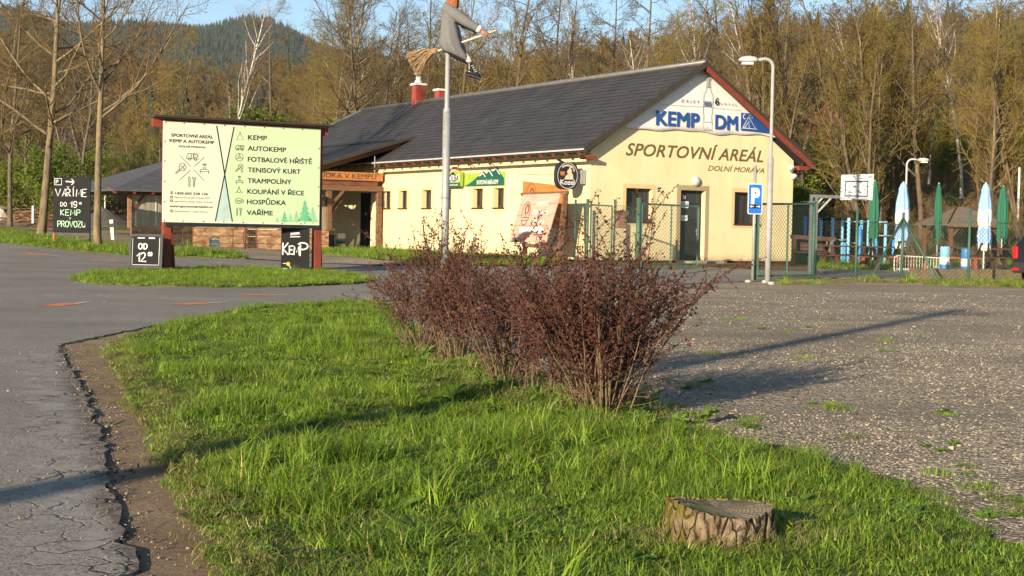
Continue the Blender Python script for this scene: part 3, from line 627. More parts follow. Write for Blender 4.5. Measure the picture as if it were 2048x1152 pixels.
MB().prism([(-.26,.0),(-.12,.0),(-.1,.12),(-.28,.12)],FK,.004).build('mug',M('amber_print',(.55,.2,.06),fine=False),t)
lettering('Kozel',t,m_wprint,FK,-.26,.26,-.28,.15,.02)
MB().box((.62,0,-.02),(.16,.14,.44)).beam((.4,0,.1),(.74,0,.1),.03,.03).beam((.4,0,-.12),(.74,0,-.12),.03,.03).build('bracket',m_galv,t)
m_oran=M('orange_plank_print',(.58,.21,.05),(.42,.14,.035),2,.6,st=(1,1,5))
t=thing('wall_banner','orange wood-print advertising banner tied flat on the wall behind the easel board','banner',BW(0,0,0),BRZ)
MB().prism([(-4.0,1.05),(-1.2,1.05),(-1.2,2.38),(-3.95,2.6)],LEF(.02),.012).build('cloth',m_oran,t)
m=MB(); 
for z in(1.4,1.8,2.15): stroke(m,LEF(.036),[(-3.96,z),(-1.22,z)],.012)
m.build('plank_lines',m_raf,t); stp=MB(); stroke(stp,LEF(.038),arc(-3.4,2.15,.3,.36,0,360,20),.03); stroke(stp,LEF(.038),arc(-3.35,2.2,.1,.14,0,300,8),.09); stp.build('oval_emblem',m_wood,t)
smudged(t,m_cream,LEF(.038),-2.6,-1.9,2.05,.14,8); MB().tube([(-.05,4.05,2.85),(-.05,2.6,2.78),(-.05,1.2,2.8)],.006,4).build('cord',m_black,t)
# easel advertising board leaning by the corner
t=thing('easel_board','large wooden easel with pale red plank-print beer board and white arrow','sign',BW(-1.6,.4,0),BRZ)
lo=lambda x,y,z:Vector((x+1.6,y-.4,z))
TL,TR,BL,BR=lo(-1.25,1.78,2.06),lo(-1.25,-.40,2.08),lo(-1.75,.95,-.05),lo(-1.75,-.95,-.18)
def lerp(a,b,k): return a+(b-a)*k
MB().beam(TL+Vector((.05,.1,.02)),BL,.09,.13,(1,0,0)).build('leg',m_wood,t); MB().beam(TR+Vector((.05,-.06,.05)),BR,.09,.15,(1,0,0)).build('leg',m_wood,t)
MB().beam(lerp(TL,BL,.74)-Vector((.03,-.1,0)),lerp(TR,BR,.74)-Vector((.03,.1,0)),.06,.12).build('cross_bar',m_wood,t); MB().beam(lerp(TL,BL,-.02)+Vector((0,.25,.0)),lerp(TR,BR,-.02)-Vector((0,.25,0)),.1,.1).build('top_bar',m_wood,t)
EU=(TR-TL); EL=EU.length; EU=EU/EL; EV=(TL-BL); EV=(EV-EU*EV.dot(EU)); EVn=EV.normalized(); EN=EU.cross(EVn)
if EN.x>0: EN=-EN
FEs=lambda o:(TL+EN*(.08+o),EU,EVn,EN)
MB().prism([(.0,-.0),(EL,-.0),(EL-.22,-1.55),(-.22,-1.55)],FEs(0),.03).build('panel',M('faded_red_plank',(.55,.27,.19),(.66,.40,.30),2.4,.6,st=(1,1,4)),t)
m=MB()
for z in(-.32,-.68,-1.02,-1.3): stroke(m,FEs(.034),[(-.22*(-z),z),(EL+.22*z,z)],.012)
m.build('plank_lines',m_raf,t)
m=MB(); stroke(m,FEs(.036),arc(.42,-.62,.23,.38,0,360,22),.03); stroke(m,FEs(.036),arc(.45,-.5,.1,.15,-60,260,8),.07); stroke(m,FEs(.036),[(.24,-.8),(.6,-.8)],.13); m.build('oval_emblem',m_raf,t)
lettering('Kozel',t,m_wprint,FEs(.042),.25,.6,-.84,.09,.01)
smudged(t,m_wprint,FEs(.038),.95,1.65,-.36,.12,8); smudged(t,m_wprint,FEs(.038),.85,1.75,-.68,.16,10); smudged(t,m_wprint,FEs(.038),.9,1.6,-.95,.11,8)
m=MB(); stroke(m,FEs(.038),[(.25,-1.15),(1.35,-1.15)],.16); m.prism([(1.35,-1.0),(1.7,-1.15),(1.35,-1.3)],FEs(.037),.003); m.build('arrow',m_wprint,t)
# ================================================================ billboard
P0=G(327,546); P1=G(634,546); bu=(P1-P0); bu.z=0; BLn=bu.length; bu.normalize(); bn=Vector((bu.y,-bu.x,0))
BBZ=1.2; BT=thing('billboard','large red-framed billboard with cream and green printed camp services','billboard',P0)
def plane_uv(fr,u,v,base=Vector((0,0,0))):
    o,U,V,N_=[Vector(q) for q in fr]; o=o+base; d=Vector(ray(u,v)); c=Vector(_C); k=(o-c).dot(N_)/d.dot(N_); p=c+d*k-o; return p.dot(U),p.dot(V)
FBB=lambda off:(bn*(.16+off),bu,UZ,bn)
for s in(.06,BLn-.02): MB().beam(bu*s+Vector((0,0,-.3)),bu*s+Vector((0,0,3.6)),.19,.19,bn).build('post',m_red,BT,bevel=.01)
for s in(.06,BLn-.02): MB().beam(bu*(s+.42)-bn*.75+Vector((0,0,-.3)),bu*s+Vector((0,0,2.0)),.12,.12,bn).build('strut',m_red,BT)
MB().beam(bu*-.3+Vector((0,0,3.52)),bu*(BLn+.22)+Vector((0,0,3.52)),.14,.2).build('cross_beam',m_red,BT)
MB().beam(bu*-.34+Vector((0,0,3.66))+bn*.1,bu*(BLn+.3)+Vector((0,0,3.66))+bn*.1,.5,.045).build('cap_board',m_fl,BT)
q=lambda u,v,off=0:plane_uv(FBB(off),u,v,P0)
z5=lambda x,y:(310+x/5.009,230+y/5.009)
k=lambda x,y,off=0:q(*z5(x,y),off)
tl,tr,br,bl=k(88,58),k(1660,142),k(1645,1105),k(78,1072)
MB().prism([bl,br,tr,tl],FBB(-.05),.05).build('panel',M('cream_banner',(.72,.70,.54),(.68,.66,.50),1.2,.55,fine=False),BT)
MB().beam(bu*.0+bn*.13+UZ*(bl[1]-.05),bu*BLn+bn*.13+UZ*(bl[1]-.05),.05,.09).build('bottom_rail',m_black,BT)
MB().prism([k(697,592),k(775,1062),k(1640,1095),k(1652,148),k(795,118)],FBB(.0004),.001).build('green_field',M('light_green_print',(.52,.66,.38),(.56,.69,.42),1.2,.55,fine=False),BT)
MB().prism([k(697,600),k(772,1062),k(606,1058)],FBB(.0018),.001).build('blue_field',M('pale_blue_print',(.52,.68,.62),fine=False),BT)
LN=.003; m=MB()
stroke(m,FBB(LN),[k(618,108,LN),k(775,1068,LN)],.03); stroke(m,FBB(LN+.0006),[k(792,118,LN),k(605,1064,LN)],.03); m.build('crossed_lines',m_ink,BT)
def bt(s,x0,y0,x1,y1,cap,bold=.02,mat=m_ink):
    a=k(x0,y0,LN); b=k(x1,y1,LN); lettering(s,BT,mat,FBB(LN),a[0],b[0],(a[1]+b[1])/2,cap/5.009*35/2900,bold)
for a in(('SPORTOVNÍ AREÁL',163,215,580,236,29),('KEMP A AUTOKEMP',147,270,593,291,29),('DOLNÍ MORAVA',240,323,505,332,17),('KEMP',932,248,1120,254,45),('AUTOKEMP',930,358,1312,370,45),('FOTBALOVÉ HŘIŠTĚ',930,470,1572,487,45),('TENISOVÝ KURT',930,574,1458,588,45),('TRAMPOLÍNY',928,682,1365,692,45),('KOUPÁNÍ V ŘECE',925,790,1492,803,45),('HOSPŮDKA',922,893,1310,901,45),('VAŘÍME',920,1000,1178,1006,45),('+420 603 538 136',193,795,528,802,22),('www.sportovniarealdm.cz',147,920,577,933,20)): bt(*a)
for a in(('Sportovní areál a kemp DM',197,832,550,840,15,.0),('sportovni_areal_dolni_morava',197,872,580,880,15,.0),('Dolní Morava 7, Dolní Morava',197,972,525,977,14,.0)): bt(*a)
m_pen=M('line_icon_print',(.10,.115,.07),fine=False)
def icon(name,strokes,wd=.014):
    m=MB()
    for i,s in enumerate(strokes): stroke(m,FBB(LN+.0004*i),[k(*p,LN) for p in s],wd)
    return m.build(name,m_pen,BT)
def carav(x,y,s): 
    e=lambda a,b:(x+a*s,y+b*s)
    return [[e(-58,20),e(-58,-5),e(-42,-18),e(-48,-30),e(55,-26),e(58,28),e(-58,22)],arc(x-30*s,y+24*s,13*s,13*s,0,360,12),arc(x+30*s,y+28*s,13*s,13*s,0,360,12),[e(-12,-26),e(-12,20)],[e(8,-26),e(8,20)],[e(12,-18),e(48,-16),e(48,8),e(12,6),e(12,-18)]]
def racket(x,y,s): 
    e=lambda a,b:(x+a*s,y+b*s)
    return [arc(x+18*s,y-18*s,34*s,38*s,0,360,16),[e(-5,12),e(-48,50),e(-56,40),e(-14,2)],[e(0,-35),e(38,5)],[e(38,-40),e(0,5)]]
def tramp(x,y,s):
    e=lambda a,b:(x+a*s,y+b*s)
    return [[e(-50,30),e(-35,8),e(35,10),e(52,32),e(-50,30)],[e(-38,32),e(-38,52)],[e(40,32),e(40,54)],[e(-10,8),e(-8,-12),e(8,-12),e(10,8)],[e(-20,-45),e(-8,-30),e(10,-30),e(20,-44)],arc(x,y-42*s,8*s,8*s,0,360,8)]
def cutl(x,y,s):
    e=lambda a,b:(x+a*s,y+b*s)
    return [[e(-22,-52),e(-30,-30),e(-26,5),e(-26,52),e(-14,52),e(-14,-40),e(-22,-52)],[e(12,-50),e(14,-20),e(22,-8),e(18,52),e(30,52),e(32,-8),e(40,-20),e(42,-48)],[e(26,-48),e(26,-20)]]
icon('caravan_icon',carav(375,415,1)); icon('racket_icon',racket(258,540,1)); icon('trampoline_icon',tramp(495,535,1)); icon('cutlery_icon',cutl(365,668,1))
icon('divider_lines',[[(252,408),(357,516)],[(497,420),(393,516)],[(355,550),(250,648)],[(390,550),(494,660)]],.012)
icon('tent_icon',[[(852,182),(816,247),(886,247),(852,182)],[(846,168),(852,182),(860,170)]]); icon('caravan_icon',carav(850,326,.75)); icon('football_icon',[arc(846,423,38,38,0,360,18),arc(846,423,12,12,0,360,6),[(846,411),(846,390)],[(835,428),(815,440)],[(858,428),(878,438)]])
icon('racket_icon',racket(845,532,.72)+[arc(872,564,9,9,0,360,8)]); icon('trampoline_icon',tramp(845,650,.8)); icon('swimmer_icon',[arc(842,727,8,8,0,360,8),[(820,775),(830,745),(852,745),(862,775)],[(806,778),(825,768),(842,780),(860,768),(880,780)]]); icon('mug_icon',[arc(838,860,34,28,0,360,14),arc(874,862,12,18,-90,90,8),[(815,855),(865,858)],[(815,868),(862,870)]]); icon('cutlery_icon',cutl(838,968,.75))
icon('contact_icons',[[(160,766),(160,790),(172,790),(172,766),(160,766)],[(156,812),(156,832),(176,832),(176,812),(156,812)],[(156,850),(156,868),(174,868),(174,850),(156,850)],[(152,960),(167,948),(182,960),(167,972),(152,960)]],.02)
def fir(x,y,h,wd,mat):
    pts=[(x,y-h)]; 
    for i in range(4): pts+= [(x+wd*(.3+.22*i),y-h+h*.86*(i+1)/4),(x+wd*(.12+.14*i),y-h+h*.86*(i+1)/4-4)] if i<3 else [(x+wd,y-h*.12)]
    pts+=[(x+6,y-h*.1),(x+6,y),(x-6,y),(x-6,y-h*.1)]
    for i in(3,2,1,0): pts+= [(x-wd,y-h*.12)] if i==3 else [(x-wd*(.12+.14*i),y-h+h*.86*(i+1)/4-4),(x-wd*(.3+.22*i),y-h+h*.86*(i+1)/4)]
    return MB().prism([k(*p,LN) for p in pts],FBB(LN-.001*(x%3)*.3),.0008).build('fir_print',mat,BT)
mf1=M('fir_green_print',(.16,.50,.27),fine=False); mf2=M('pale_fir_print',(.33,.60,.33),fine=False)
for a in((1225,1075,55,22,mf2),(1355,1080,95,34,mf2),(1418,1082,125,42,mf2),(1580,1090,170,58,mf2),(1297,1080,115,38,mf1),(1502,1090,245,75,mf1)): fir(*a)
for x,y in((105,72),(292,82),(493,92),(698,103),(898,115),(1096,125),(1286,136),(1477,146),(92,1058),(280,1062),(485,1066),(687,1070),(883,1075),(1082,1080),(1272,1085),(1462,1088),(98,262),(97,460),(95,664),(93,867),(1645,338),(1640,530),(1637,720),(1635,910)):
    MB().prism(arc(*k(x,y,LN),.014,.014,0,360,8)[:-1],FBB(LN),.006).build('eyelet',m_ink,BT)
# ================================================================ chalk boards
m_chalk=M('chalkboard',(.011,.011,.012),(.017,.017,.017),3,.75,.2); m_ch=M('chalk',(.75,.74,.70),(.55,.55,.5),30,.9); m_gch=M('green_chalk',(.5,.72,.5),(.4,.6,.42),30,.9); m_org=M('orange_marker_paint',(.75,.16,.035),(.8,.28,.1),3,.7)
def board(name,label,cl,cr,vt,vb,legs,rz=None,frame=.05):
    """cl/cr: pixel columns, vt/vb rows of the panel; cl_base: ground pixel"""
    p=G(*legs[0]); q_=G(*legs[1]) if len(legs)>1 else p
    return p,q_
# A-board OD 12
pA=G(290,547); D=pA.y; t=thing('pavement_board','black A-board chalked OD 12 beside the billboard post','sign',pA)
S=D/2900; FA=lambda o:((0,-.02-o,0),(1,0,0),(0,0,1),(0,-1,0))
W2,Hh=33.5*S,79*S
tilt=Matrix.Rotation(R(-7),4,'X')
fp=thing('x','x','x'); bpy.data.objects.remove(fp)
fr_=MB().b2((-W2,-.02,.12),(-W2+.055,.02,Hh)).b2((W2-.055,-.02,.12),(W2,.02,Hh)).b2((-W2+.055,-.02,Hh-.055),(W2-.055,.02,Hh)).b2((-W2+.055,-.02,.12),(W2-.055,.02,.175)).b2((-W2,-.02,0),(-W2+.05,.02,.12)).b2((W2-.05,-.02,0),(W2,.02,.12)).build('front_frame',m_black,t); fr_.matrix_local=tilt
MB().b2((-W2+.05,-.012,.17),(W2-.05,.008,Hh-.05)).build('chalk_panel',m_chalk,fr_)
m=MB(); F2=((0,-.016,0),(1,0,0),(0,0,1),(0,-1,0))
hand(m,F2,'OD',-.17,.62*Hh,.13,.028,.35); hand(m,F2,'12',-.2,.3*Hh,.21,.03,.2); hand(m,F2,'00',.06,.45*Hh,.085,.022,.1); m.build('chalk_writing',m_ch,fr_)
m=MB(); stroke(m,F2,[(-W2+.075,.2),(W2-.075,.2),(W2-.075,Hh-.08)],.012); stroke(m,F2,[(-W2+.08,Hh-.1),(-W2+.08,.22)],.008); stroke(m,F2,[(-.2,Hh-.09),(-.03,Hh-.09)],.02); stroke(m,F2,[(.06,Hh-.09),(.2,Hh-.09)],.03); m.build('printed_border',m_wprint,fr_)
bk=MB().b2((-W2,-.02,0),(-W2+.055,.02,Hh)).b2((W2-.055,-.02,0),(W2,.02,Hh)).b2((-W2+.055,-.012,.17),(W2-.055,.012,Hh)).build('back_frame',m_black,t); bk.matrix_local=Matrix.Translation((0,.26,0))@Matrix.Rotation(R(8),4,'X')
# KEMP board
pK=G(590,546); t=thing('kemp_board','black free-standing board hand-lettered KEMP below the billboard','sign',pK,R(6)); S=pK.y/2900
W2,Hh=28*S,90*S
MB().b2((-W2,-.015,.0),(W2,.015,Hh)).build('panel',m_chalk,t); F2=((0,-.018,0),(1,0,0),(0,0,1),(0,-1,0)); m=MB()
x=-W2*.88; 
for c,hh_,zz in(('K',.30,.40),('E',.2,.42),('M',.22,.40),):
    x=hand(m,F2,c,x,zz*Hh,hh_,.034,.12,.62)
stroke(m,F2,[(x,.38*Hh),(x+.01,.62*Hh),(x-.04,.66*Hh)],.034); stroke(m,F2,arc(x+.06,.6*Hh,.13,.085,150,-110,10),.034); m.build('lettering',m_ch,t)
m=MB(); stroke(m,F2,[(-.12,.86*Hh),(.1,.88*Hh)],.06); stroke(m,F2,[(-.13,.8*Hh),(.12,.81*Hh)],.02); m.build('logo_print',m_wprint,t)
m=MB(); stroke(m,F2,[(-.1,.845*Hh),(.12,.865*Hh)],.02); stroke(m,F2,[(.2,.02),(.23,.1)],.09); m.build('red_print',M('red_print',(.5,.06,.04),fine=False),t)
m=MB(); stroke(m,F2,arc(-.17,.2*Hh,.03,.03,0,360,8),.04); m.build('yellow_dot',M('yellow_print',(.75,.5,.08),fine=False),t); m=MB(); stroke(m,F2,[(-.3,.08*Hh),(-.2,.08*Hh)],.06); stroke(m,F2,arc(-.2,.07*Hh,.1,.12,-30,60,6),.02); stroke(m,F2,[(-.3,.21*Hh),(-.21,.21*Hh)],.012); m.build('small_print',m_wprint,t)
MB().b2((-W2,.5,0),(-W2+.04,.54,.1)).beam((-W2+.05,.02,Hh*.7),(-W2+.05,.5,.02),.04,.04).beam((W2-.05,.02,Hh*.7),(W2-.05,.5,.02),.04,.04).build('rear_strut',m_black,t)
# VAŘÍME board by the trees
pV=G(108,491); D=pV.y; S=D/2900; t=thing('parking_chalkboard','tall black board chalked VAŘÍME DO 19 between the two trees','sign',pV)
zt,zb=zrow(pV,354),zrow(pV,465); Wv=73*S
MB().tube([(0,0,-.1),(0,0,zt-.02)],.035,8).build('post',m_org,t,True); MB().tube([(Wv-.02,0,-.1),(Wv-.02,0,zt-.02)],.022,8).build('post',m_black,t,True)
MB().b2((-.02,-.06,zb),(Wv,-.037,zt)).build('panel',m_chalk,t)
F2=((0,-.064,0),(1,0,0),(0,0,1),(0,-1,0)); q4=lambda a,b:((a-430)/4*S,zt-(b-268)/4*S)
def chalk(s,x,yb,cap,mat,wd=.03,sp=.3,w_=.8): m=MB(); a,b=q4(x,yb); hand(m,F2,s,a,b,cap/4*S,wd,sp,w_); m.build('chalk_writing',mat,t)
chalk('VA',443,420,58,m_ch); chalk('R',527,420,58,m_ch); chalk('I',582,420,58,m_ch); chalk('ME',610,420,58,m_ch,.03,.2,.72); chalk('^',535,362,22,m_ch,.018); chalk("'",582,362,22,m_ch,.018)
chalk('DO',485,500,32,m_ch,.022); chalk('19',562,508,50,m_ch,.028); chalk('00',634,482,16,m_ch,.015,.2); chalk('KEMP',487,572,46,m_gch,.026,.32,.8); chalk('v',555,604,16,m_gch,.018); chalk('PROVOZU',463,665,48,m_gch,.026,.2,.66)
m=MB(); a,b=q4(436,330); c,d=q4(492,280); stroke(m,F2,[(a,b),(c,b),(c,d),(a,d)],.022,True); e,f_=q4(448,320); hand(m,F2,'P',e,f_,28/4*S,.024); e,f_=q4(525,302); g_,h_=q4(595,305); stroke(m,F2,[(e,f_),(g_,h_)],.04); stroke(m,F2,[(g_-.1,h_+.1),(g_,h_),(g_-.1,h_-.1)],.03); m.build('chalk_writing',m_ch,t)
# roadside delineator and white marker stones
p=G(226,480); t=thing('delineator_post','white roadside delineator post with black band','bollard',p); hgt=zrow(p,440)
MB().add([(-.06,-.04,0),(.06,-.04,0),(.06,.06,0),(-.06,.06,0),(-.14,-.04,hgt),(0.0,-.04,hgt+.02),(.0,.06,hgt+.02),(-.14,.06,hgt)],[(0,1,5,4),(1,2,6,5),(2,3,7,6),(3,0,4,7),(4,5,6,7)]).build('shaft',m_white,t)
MB().add([(-.125,-.045,hgt*.62),(.018,-.045,hgt*.64),(.008,-.045,hgt*.84),(-.137,-.045,hgt*.82)],[(0,1,2,3)]).build('band',m_black,t)
# ================================================================ paint marks on the asphalt
for i,(u0,v0,u1,v1,lb) in enumerate(((97,615,145,610,'orange spray mark nearest the left edge of the junction'),(355,612,412,609,'orange spray mark in the middle of the side road'),(487,593,540,592,'orange spray mark farthest right before the grass'),(48,507,92,511,'faded orange spray mark farthest left up the road'),(183,521,235,523,'faded orange spray mark left of the chalk A-board'))):
    a,b=G(u0,v0),G(u1,v1); n_=8; P=[]; rr=random.Random(i)
    d=(b-a); d.z=0; sdv=Vector((-d.y,d.x,0)).normalized()
    up=[a.lerp(b,j/n_)+sdv*rr.uniform(.08,.2) for j in range(n_+1)]; dn=[a.lerp(b,j/n_)-sdv*rr.uniform(.08,.2) for j in range(n_+1)]
    v=[(p.x,p.y,float(terr(p.x,p.y))+.0245) for p in up+dn[::-1]]
    o=MB().add(v,[(j+1,j,2*n_+1-j,2*n_-j) for j in range(n_)]).build('spray_mark',m_org,None); tag(o,lb,'road marking','spray marks on the asphalt')
    w2=MB(); e=b+d.normalized()*d.length*.75; w2.add([(b.x,b.y,float(terr(b.x,b.y))+.0252),(e.x+sdv.x*.03,e.y+sdv.y*.03,float(terr(e.x,e.y))+.0252),(e.x-sdv.x*.02,e.y-sdv.y*.02,float(terr(e.x,e.y))+.0252),(b.x-sdv.x*.08,b.y-sdv.y*.08,float(terr(b.x,b.y))+.0252)],[(3,2,1,0)]); w2.build('white_tail',m_white,o)
# ================================================================ witch on her pole
pW=G(888,574); D=pW.y; S=D/2900
t=thing('lamp_pole','tall stepped galvanised pole rising behind the red shrubs','pole',pW)
z1=zrow(pW,225)
MB().tube([(0,0,-.2),(0,0,z1)],.078,16).build('lower_tube',m_galv,t,True); MB().tube([(0,0,z1-.02),(0,0,z1+.06),(0,0,z1+.1),(0,0,6.9)],[.078,.076,.05,.046],14).build('upper_tube',m_galv,t,True)
MB().tube([(0,0,1.78),(0,0,1.83)],.088,16).build('clamp_ring',m_galv,t,True)
wr=Vector((pW.x,pW.y,0)); 
def wp(u,v,dy=0): return at(u,v,D)-wr+Vector((0,dy,0))
WT=thing('witch_figure','stuffed witch in grey knitted cape flying astride a broom on the pole','witch doll',wr)
m_knit=M('grey_knit',(.135,.13,.128),(.19,.182,.177),60,.95,.1,bump=.4,bs=120); m_purp=M('dark_skirt',(.035,.02,.028),rough=.9); m_hair=M('ginger_hair',(.23,.075,.025),(.34,.12,.035),30,.8); m_skin=M('doll_skin',(.33,.19,.14),fine=False); m_sock=M('white_stocking',(.72,.66,.55)); m_shoe=M('black_shoe',(.015,.015,.016),rough=.35,spec=.5)
def ell(rows,n=28,tilt=(.42,.36,.26,.16,.08,.04,0,0,0)):                         # rows: (centre, half width x, half depth y)
    v=[];f=[]
    for i_,(c,a,b) in enumerate(rows):
        fo=.075*max(0,1-i_*.13)
        for k_ in range(n): g=2*math.pi*k_/n; f_=1+fo*math.sin(7*g+i_*.5)+fo*.5*math.sin(4*g+1+i_*.3); v.append(c+Vector((a*math.cos(g)*f_,b*math.sin(g)*f_,-a*math.cos(g)*tilt[i_])))
    for i in range(len(rows)-1):
        for k_ in range(n): f.append((i*n+k_,i*n+(k_+1)%n,(i+1)*n+(k_+1)%n,(i+1)*n+k_))
    f.append(tuple(range(n-1,-1,-1))); f.append(tuple((len(rows)-1)*n+k_ for k_ in range(n))); return v,f
px=S
rows=[(wp(912,113,-.05),27*px,.2),(wp(910,105,-.05),30*px,.24),(wp(904,92,-.05),26*px,.25),(wp(902,75,-.05),21.5*px,.23),(wp(900,55,-.05),18.5*px,.21),(wp(897,38,-.05),15*px,.18),(wp(894,22,-.05),11*px,.17),(wp(894,10,-.05),8*px,.12),(wp(897,2,-.03),5*px,.06)]
m=MB(); m.add(*ell(rows)); 
m.tube([wp(893,18,-.12),wp(912,32,-.2),wp(935,48,-.25),wp(957,61,-.27)],[.13,.125,.1,.075],12)
m.tube([wp(893,18,.1),wp(918,36,.2),wp(938,54,.15),wp(950,66,.0)],[.12,.1,.085,.06],12)
cp=m.build('cape',m_knit,WT,True); rm=cp.modifiers.new('r','REMESH'); rm.mode='VOXEL'; rm.voxel_size=.018; rm.use_smooth_shade=True; sm=cp.modifiers.new('s','SMOOTH'); sm.iterations=2
m=MB(); m.add(*ell([(wp(920,121,-.02),17*px,.14),(wp(912,112,-.02),24*px,.19),(wp(902,102,-.02),20*px,.18),(wp(896,95,-.02),14*px,.15)])); m.build('skirt',m_purp,WT,True)
m=MB(); m.tube([wp(956,60,-.27),wp(962,64,-.27)],[.078,.072],12); m.build('cuff',m_white,WT,True)
hnd=MB(); hp=wp(967,69,-.27); hnd.tube([wp(961,63,-.27),wp(968,69,-.27),wp(975,73,-.27)],[.045,.055,.045],10)
for i,(du,dv,dy) in enumerate(((983,78,-.30),(981,81,-.27),(978,83,-.24),(975,84,-.21))): hnd.tube([wp(974,73,-.30+.03*i),wp((974+du)/2+1,(73+dv)/2-1,-.3+.03*i),wp(du,dv,dy)],[.014,.013,.010],6)
hnd.tube([wp(968,70,-.31),wp(972,77,-.33),wp(977,79,-.31)],[.016,.014,.011],6)
ho=hnd.build('hand',m_skin,WT,True); rm=ho.modifiers.new('r','REMESH'); rm.mode='VOXEL'; rm.voxel_size=.007
m=MB(); m.tube([wp(920,104,-.02),wp(929,112,-.08),wp(936,119,-.12),wp(941,127,-.12)],[.07,.075,.06,.05],12); m.build('leg',m_sock,WT,True)
m=MB(); m.tube([wp(918,104,.06),wp(927,112,.08),wp(935,120,.1),wp(940,128,.1)],[.07,.07,.06,.05],12); m.build('leg',m_sock,WT,True)
def shoe(dy):
    m=MB(); m.tube([wp(940,126,dy),wp(940,134,dy),wp(941,142,dy)],[.062,.068,.075],10); m.tube([wp(932,143,dy),wp(940,145,dy),wp(948,149,dy),wp(958,153,dy),wp(962,154,dy)],[.04,.07,.068,.05,.02],10)
    o=m.build('shoe',m_shoe,WT,True); rm=o.modifiers.new('r','REMESH'); rm.mode='VOXEL'; rm.voxel_size=.012; rm.use_smooth_shade=True
    m=MB(); m.beam(wp(930,149,dy),wp(960,158,dy),.1,.025); m.build('sole',m_black,o)
    for i in range(4): MB().tube([wp(943+i*2.2,134+i*4,dy-.07),wp(947+i*2.2,133+i*4,dy-.05)],.008,5).build('lace',m_white,o)
shoe(-.12); shoe(.1)
hd=MB().lathe((0,0,0),[(.05,-.15),(.085,-.12),(.105,-.05),(.112,.02),(.1,.09),(.06,.135),(.02,.15)],18,1.1).build('head',m_skin,WT,True); hd.location=wp(908,7,-.06)
MB().tube([(.10,-.03,0),(.15,-.03,-.02),(.13,-.03,-.05)],[.02,.018,.008],6).build('nose',m_skin,hd,True)
for y in(-.06,.05): MB().lathe((.085,y,.03),[(.004,-.012),(.014,0),(.004,.012)],8).build('eye',m_black,hd,True)
MB().box((.095,-.0,-.085),(.02,.06,.012)).build('mouth',M('mouth_red',(.3,.04,.03),fine=False),hd)
m=MB(); hr=random.Random(2)
for i in range(46):
    a=hr.uniform(0,2*math.pi); x0,y0=.11*math.cos(a),.12*math.sin(a)
    if x0>.075: continue
    m.tube([Vector((x0*.5,y0*.5,.15)),Vector((x0,y0,.08)),Vector((x0*1.25-.03,y0*1.2,-.15)),Vector((x0*1.2-.08,y0*1.2,-.34-hr.uniform(0,.25)))],[.02,.024,.02,.008],5)
m.build('hair',m_hair,hd,True)
MB().lathe((0,0,.1),[(.26,0),(.25,.015),(.125,.03),(.09,.2),(.04,.4),(.01,.48)],18).build('hat',m_black,hd,True)
BRM=thing('witch_broom','straw broom with pale stick held by the flying witch','broom',wr)
MB().tube([wp(868,105,-.02),wp(900,94,-.06),wp(928,85,-.12),wp(993,64,-.24)],.022,8).build('stick',M('pale_stick',(.66,.55,.38)),BRM,True)
m=MB(); hr=random.Random(9); c0=wp(872,101,-.02)
for i in range(260):
    tt=hr.random(); e=wp(813+tt*26+hr.gauss(0,2),112+tt*44-20*(tt-.5)**2+hr.gauss(0,3),hr.gauss(0,.07)); md=wp(850+tt*8-4,98+tt*24,hr.gauss(0,.07)); 
    a=c0+Vector((hr.gauss(0,.012),hr.gauss(0,.03),hr.gauss(0,.02))); m.tube([a,md,e],[.009,.009,.004],4,False)
m.build('bristles',M('broom_straw',(.40,.27,.14),(.26,.16,.08),20,.9),BRM,True)
MB().tube([wp(876,100,-.02),wp(864,104,-.02)],[.035,.06],10).build('binding',M('broom_binding',(.55,.4,.25)),BRM,True)
# ================================================================ street lamps, parking sign
def lamp(name,label,base,vtop,reach,r0,r1,vj,D=None,mat=m_lgrey):
    p=base; t=thing(name,label,'street lamp',p); H_=zrow(p,vtop); zj=zrow(p,vj)
    MB().tube([(0,0,-.2),(0,0,zj)],r0,14).build('lower_tube',mat,t,True)
    s=1 if reach>0 else -1; c=abs(reach)*.55
    pts=[(0,0,zj-.02),(0,0,zj+.05),(0,0,H_-c)]+[(s*c*(1-math.cos(a)),0,H_-c+c*math.sin(a)) for a in np.linspace(.25,math.pi/2,6)]+[(reach,0,H_-.03)]
    MB().tube(pts,[r0]+[r1]*(len(pts)-1),10).build('curved_arm',mat,t,True)
    h=MB(); L=.46*s
    v=[];n=10
    for i,(k_,wd,hh_) in enumerate(((0,.06,.05),(.15,.11,.09),(.5,.15,.11),(.85,.13,.08),(1,.05,.03))):
        for a in np.linspace(0,2*math.pi,n+1)[:-1]: v.append((reach+L*k_,wd*math.cos(a),H_-.04+hh_*math.sin(a)*(1 if math.sin(a)>0 else .6)))
    f=[(i*n+j,i*n+(j+1)%n,(i+1)*n+(j+1)%n,(i+1)*n+j) for i in range(4) for j in range(n)]+[tuple(range(n))[::-1],tuple(4*n+j for j in range(n))]
    hd_=h.add(v,f).build('lamp_head',m_lgrey,t,True); MB().box((reach+L*.55,0,H_-.12),(.26,.17,.05)).build('diffuser',m_white,hd_)
    return t
m_galv2=M('weathered_grey_steel',(.36,.35,.325),(.27,.265,.25),7,.55); m_stand=M('grey_stand_paint',(.13,.135,.14),(.09,.095,.1),5,.6); pL=G(1535,567); lamp('street_lamp','tall pale street lamp with curved arm in front of the gable',pL,118,-.36,.07,.042,317,None,m_galv2)
pL2=on(*(at(1808,520,60)[:2])); lamp('street_lamp','smaller street lamp curving right above the blue parasols',pL2,318,.45,.06,.04,420)
pL3=on(*(at(1606,500,78)[:2])); lamp('street_lamp','distant thin street lamp behind the green netting',pL3,347,-.3,.055,.04,420)
